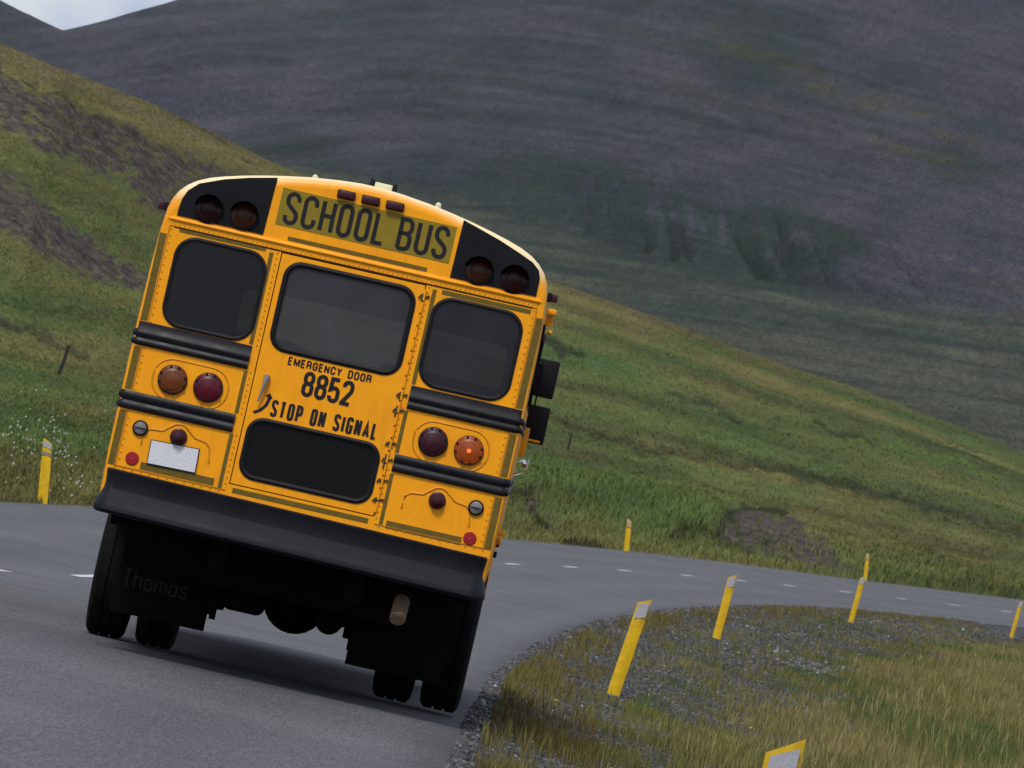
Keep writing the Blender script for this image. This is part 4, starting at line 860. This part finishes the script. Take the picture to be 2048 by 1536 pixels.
# fence stakes on the hill
def stake(b_, t_, wd, label):
    g = ground_at(*b_, 'hill'); T = atY(*t_, g[1]); d = Vector(T) - Vector(g); n = d.normalized()
    mb = MB().tube([Vector(g) - n * .25, Vector(g) + d * .5 + Vector((.01, 0, 0)), T], [wd, wd * .95, wd * .8], 7)
    o = mb.build('fence_stake', WOOD); tag(o, label, 'stake', 'dark fence stakes on the slope')
stake((117, 748), (138, 690), .036, 'dark leaning wooden stake on the grassy slope left of the bus'); stake((1135, 899), (1143, 867), .042, 'dark wooden stake on the grassy slope right of the bus below its mirrors')

# ================================================================== grass, flowers, stones
def attr_mat(name, rough=.8, trans=0):
    m = bpy.data.materials.new(name); m.use_nodes = True; t = m.node_tree; p = t.nodes['Principled BSDF']; p.inputs['Roughness'].default_value = rough; p.inputs['Specular IOR Level'].default_value = .2
    a = N(t, 'ShaderNodeAttribute', attribute_name='Col'); t.links.new(a.outputs['Color'], p.inputs['Base Color'])
    return m
GRASS = attr_mat('grass_blade')
def blades(name, P, h, wd, lean, col, label, cat='grass'):
    n = len(P); ya = rng.uniform(0, 2 * np.pi, n); la = rng.uniform(0, 2 * np.pi, n)
    wx, wy = np.cos(ya) * wd, np.sin(ya) * wd * .5; lx, ly = np.cos(la) * lean * h + .02 * h, np.sin(la) * lean * h
    V = np.zeros((n, 5, 3), np.float32)
    V[:, 0] = P + np.stack([-wx, -wy, -.03 * h], -1); V[:, 1] = P + np.stack([wx, wy, -.03 * h], -1)
    V[:, 2] = P + np.stack([-wx * .8 + lx * .3, -wy * .8 + ly * .3, h * .55], -1); V[:, 3] = P + np.stack([wx * .8 + lx * .3, wy * .8 + ly * .3, h * .55], -1)
    V[:, 4] = P + np.stack([lx, ly, h * (1 - .3 * lean ** 2)], -1)
    me = bpy.data.meshes.new(name); me.vertices.add(n * 5); me.vertices.foreach_set('co', V.ravel())
    b_ = np.arange(n)[:, None] * 5; li = np.concatenate([b_ + np.array([0, 1, 3, 2]), b_ + np.array([2, 3, 4])], 1).ravel().astype(np.int32)
    me.loops.add(len(li)); me.loops.foreach_set('vertex_index', li)
    st = (np.arange(n)[:, None] * 7 + np.array([0, 4])).ravel().astype(np.int32); me.polygons.add(2 * n); me.polygons.foreach_set('loop_start', st)
    me.update(calc_edges=True); me.materials.append(GRASS); o = bpy.data.objects.new(name, me); COL.objects.link(o)
    c = np.repeat(col[:, None, :], 5, 1) * np.array([.75, .75, 1, 1, 1.12])[None, :, None]
    colattr(o, 'Col', c.reshape(-1, 3)); tag(o, label, cat, kind='stuff'); return o
# near right verge
n = 1000000
y = 44 + 190 * rng.random(n) ** 1.7; e = rng.uniform(0.0, 10, n)
u = e + hw_in(y); X, Y = road_xy(y, u); a = X / Y
cl = fbm(y * .55, u * .9, 4, 110); cl2 = fbm(y * 1.6, u * 2.2, 3, 111)
edge0 = 2.0 + .5 * sst(62, 50, y) + 1.4 * sst(62, 128, y) + 2.3 * (cl - .48) * 2
dens = sst(-.9, .9, e - edge0) * (.12 + .88 * sst(.36, .56, cl2)) + .55 * (.16 + .70 * sst(58, 78, y)) * np.exp(-((e - .26) / .20) ** 2) * sst(.45, .58, fbm(y * .5, u * 0, 3, 112)) + .03 + .30 * sst(.48, .60, fbm(y * .8, u * 2.5, 3, 113))
keep = (rng.random(n) < dens * np.where(y < 80, 1, .62)) & (a > -.01) & (a < .085)
y, u, e, X, Y, cl, cl2, edge0 = [q[keep] for q in (y, u, e, X, Y, cl, cl2, edge0)]
Z = verge_z(y, u); n = len(y)
hue = .5 * fbm(X * .55, Y * .12, 4, 120) + .5 * fbm(X * 1.6, Y * .5, 4, 121); rnd = rng.random(n)
tall = sst(-.3, 1.3, e - edge0)
h = (.07 + .10 * rng.random(n)) * (1 - tall) + (.10 + .20 * rng.random(n) ** 1.4) * tall; h *= .75 + .7 * (cl - .3)
col = palette((hue - .28) / .44 * .78 + .22 * rnd, [(.046, .092, .020), (.088, .106, .024), (.140, .130, .038), (.195, .165, .060), (.120, .084, .042)])
fr_ = e < .75; col[fr_] = palette(rnd[fr_], [(.10, .105, .02), (.13, .11, .03), (.11, .07, .026)])
seed = (rng.random(n) < .07) & (tall > .4); h[seed] *= 1.45; col[seed] = np.array([.26, .215, .10])
col *= (.66 + .68 * rng.random(n))[:, None]
blades('verge_grass', np.stack([X, Y, Z], -1), h, .0032 + .00003 * np.maximum(Y - 40, 0), np.where(seed, .05, .10) + .30 * rng.random(n), col, 'dry yellow green grass and weeds covering the right verge')
# hill grass, thickest near the road
n = 420000
im = np.stack([rng.uniform(-80, 2130, n), rng.uniform(60, 1215, n)], -1)
A = np.array([F * v for v in ((CF[0] + CR[0] * ((im[:, 0] - 1024) / F) + CU[0] * ((768 - im[:, 1]) / F)) / (CF[1] + CR[1] * ((im[:, 0] - 1024) / F) + CU[1] * ((768 - im[:, 1]) / F)))])
Ei = F * (CF[2] + CR[2] * ((im[:, 0] - 1024) / F) + CU[2] * ((768 - im[:, 1]) / F)) / (CF[1] + CR[1] * ((im[:, 0] - 1024) / F) + CU[1] * ((768 - im[:, 1]) / F))
yr = yroad(A); z0 = road_z(sroad(A), -HB); E0 = F * (z0 - H) / yr; t = (Ei - E0) / (Eridge(A) - E0); ok = (t > 0.004) & (t < 1.0); t = np.clip(t, 0, 1) ** (1 / .92)
A, t = A[ok], t[ok]; X, Y, Z = hill(A, t); P = np.stack([X, Y, Z], -1); mk_ = hill_masks(P)
_im = toimg(P); _bk = np.exp(-(seg_dist(_im[:, 0], _im[:, 1], [(1080, 985), (1250, 1010), (1400, 1035)]) / 42) ** 2) * sst(.02, .08, t); P[:, 2] += .55 * _bk; P[:, 1] -= 2.5 * _bk
P[:, 2] -= np.where((t > .02) & (t < .97), mk_[:, 1] * .14 * Y / 250, 0)
sc_ = np.clip(.45 * sst(.12, .35, t) + mk_[:, 0] * 1.15 + .7 * (fbm(X * .8, Y * .25, 3, 131) - .5), 0, 1)
kp = rng.random(len(A)) > sc_; P, t, X, Y, mk_, A = P[kp], t[kp], X[kp], Y[kp], mk_[kp], A[kp]; n = len(t)
ii = toimg(P)
hue, lum = hill_turf(P, A, t); rnd = rng.random(n)
col = palette(hue + .16 * (rnd - .5), PAL) * lum[:, None]
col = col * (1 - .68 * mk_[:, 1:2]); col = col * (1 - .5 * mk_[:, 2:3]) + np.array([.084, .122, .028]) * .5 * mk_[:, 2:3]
col *= (.86 + .28 * rng.random(n))[:, None]
near = 1 - sst(.0, .25, t)
hp = (1 + .9 * _bk[kp]) * (1.2 + 1.5 * rng.random(n)) * (1 + 2.6 * near) * (1 - .35 * sst(.5, 1, t)); h = hp * Y / 8200 * (.7 + .8 * fbm(ii[:, 0] / 18, ii[:, 1] / 10, 3, 149))
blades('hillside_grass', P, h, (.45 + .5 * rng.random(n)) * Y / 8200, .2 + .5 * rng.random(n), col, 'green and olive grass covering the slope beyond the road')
# cotton flowers
fl = []; 
cl_ = [(20, 880), (70, 850), (110, 870), (40, 900), (95, 855), (120, 915), (130, 940), (125, 905), (180, 985), (150, 990), (60, 895)]
V = []; Fc = []
for i in range(110):
    c = cl_[rng.integers(len(cl_))]; px, py = c[0] + rng.normal(0, 17), c[1] + rng.normal(0, 17)
    if i > 90: px, py = rng.uniform(0, 240), rng.uniform(720, 990)
    if py > 1000: continue
    g = Vector(ground_at(px, py + 7, 'hill')) + Vector((0, -.05, rng.uniform(.06, .22))); r_ = rng.uniform(.008, .020)
    bm = bmesh.new(); bmesh.ops.create_icosphere(bm, subdivisions=1, radius=r_)
    for q in bm.verts: q.co = Vector((q.co.x * rng.uniform(.7, 1.1), q.co.y, q.co.z * rng.uniform(.9, 1.7))) + g + Vector((q.co.z * .3, 0, 0))
    k = len(V); bm.verts.index_update(); V += [q.co.copy() for q in bm.verts]; Fc += [tuple(v.index + k for v in f.verts) for f in bm.faces]; bm.free()
fm = MB(); fm.v = [tuple(q) for q in V]; fm.f = Fc; fo = fm.build('cotton_grass_flowers', mat('flower_white', (.42, .42, .36), .9)); tag(fo, 'small white cotton grass tufts on the slope beside the left post', 'flowers', kind='stuff')
dm = MB()
for px, py in ((1327, 1332), (1499, 1457), (1110, 1405), (2047, 1456)):
    g = ground_at(px, py + 9); dm.lathe([(.019, 0), (.021, .006), (.010, .012), (0, .013)], (g[0], g[1] - .03, g[2] + .05), 'z', 9); dm.tube([(g[0], g[1] - .03, g[2] - .05), (g[0], g[1] - .03, g[2] + .05)], .003, 4)
tag(dm.build('yellow_flowers', mat('flower_yellow', (.75, .50, .01), .8)), 'tiny yellow wild flowers in the right verge grass', 'flowers', kind='stuff')
# gravel and stones on the shoulder
n = 130000; y = 42 + 200 * rng.random(n) ** 1.5; e = (np.abs(rng.normal(.90, .9, n)) - .14) * (1 + .7 * sst(70, 130, y)); keep = (rng.random(n) < (.35 + .65 * sst(.4, .6, fbm(y * .7, e * 1.5, 3, 150)))) & (e < 5.5); y, e = y[keep], e[keep]; n = len(y)
u = e + hw_in(y); X, Y = road_xy(y, u); kk = (X / Y < .08) & (X / Y > -.012); X, Y, y, u = X[kk], Y[kk], y[kk], u[kk]; n = len(X); Z = np.where(u < hw_in(y), road_z(y, u), verge_z(y, u))
bm = bmesh.new(); bmesh.ops.create_icosphere(bm, subdivisions=1, radius=1); ic = np.array([q.co[:] for q in bm.verts]); fc = np.array([[q.index for q in f.verts] for f in bm.faces]); bm.free()
r_ = .007 + .017 * rng.random(n) ** 3 + .00012 * (Y - 40); big = rng.random(n) < .010; r_[big] *= 2.1
pile = np.exp(-(((Y - 122) / 14) ** 2 + ((X - 5.6) / 1.2) ** 2)); r_ *= 1 + .8 * pile
V = ic[None] * (r_[:, None, None] * rng.uniform(.6, 1.25, (n, 1, 3))) * rng.uniform(.75, 1.2, (n, 12 if len(ic) == 12 else len(ic), 1)); V[..., 2] *= .7
V = V + np.stack([X, Y, Z + r_ * .1], -1)[:, None]
me = bpy.data.meshes.new('gravel'); nv = len(ic); me.vertices.add(n * nv); me.vertices.foreach_set('co', V.astype(np.float32).ravel()); li = (fc[None] + np.arange(n)[:, None, None] * nv).ravel().astype(np.int32)
me.loops.add(len(li)); me.loops.foreach_set('vertex_index', li); me.polygons.add(len(li) // 3); me.polygons.foreach_set('loop_start', np.arange(0, len(li), 3, dtype=np.int32)); me.update(calc_edges=True); me.materials.append(GRASS)
go = bpy.data.objects.new('gravel', me); COL.objects.link(go); g_ = (.035 + .10 * rng.random(n) ** 1.8 + .22 * (rng.random(n) < (.010 + .10 * pile)))[:, None] * np.array([1, .98, 1.0]); colattr(go, 'Col', np.repeat(g_, nv, 0)); tag(go, 'dark grey gravel and small stones along the road shoulder', 'gravel', kind='stuff')
g = ground_at(2040, 1432); bm = bmesh.new(); bmesh.ops.create_icosphere(bm, subdivisions=2, radius=.075)
for q in bm.verts: q.co = Vector((q.co.x * 1.3, q.co.y, q.co.z * .8)) * (1 + .35 * (float(vn(q.co.x * 25 + 9, q.co.z * 25 + q.co.y * 31, 3)) - .5)) + Vector(g) + Vector((.02, 0, .03))
tag(MB().bm(bm).build('rock', ROCKW, smooth=0), 'pale rock in the grass at the right border of the photo', 'rock')

# thin blue air over the valley
hz_ = bpy.data.materials.new('haze_air'); hz_.use_nodes = True; _t = hz_.node_tree; _t.nodes.clear(); _o = N(_t, 'ShaderNodeOutputMaterial'); _v = N(_t, 'ShaderNodeVolumePrincipled')
_v.inputs['Color'].default_value = (.72, .82, 1, 1); _v.inputs['Density'].default_value = 1.8e-5; _v.inputs['Anisotropy'].default_value = .1; _t.links.new(_v.outputs[0], _o.inputs['Volume'])
pts = [(o.matrix_world @ Vector(c)) for o in (mount, hillo, verge, road) for c in o.bound_box]
lo3 = [min(p[i] for p in pts) - (1 if i == 2 else 20) for i in range(3)]; hi3 = [max(p[i] for p in pts) + 15 for i in range(3)]
hb = MB().box(lo3[0], hi3[0], lo3[1] - 40, hi3[1], lo3[2], hi3[2]).build('haze', hz_, smooth=0); tag(hb, 'thin bluish air between the road and the mountain', 'haze', kind='stuff')
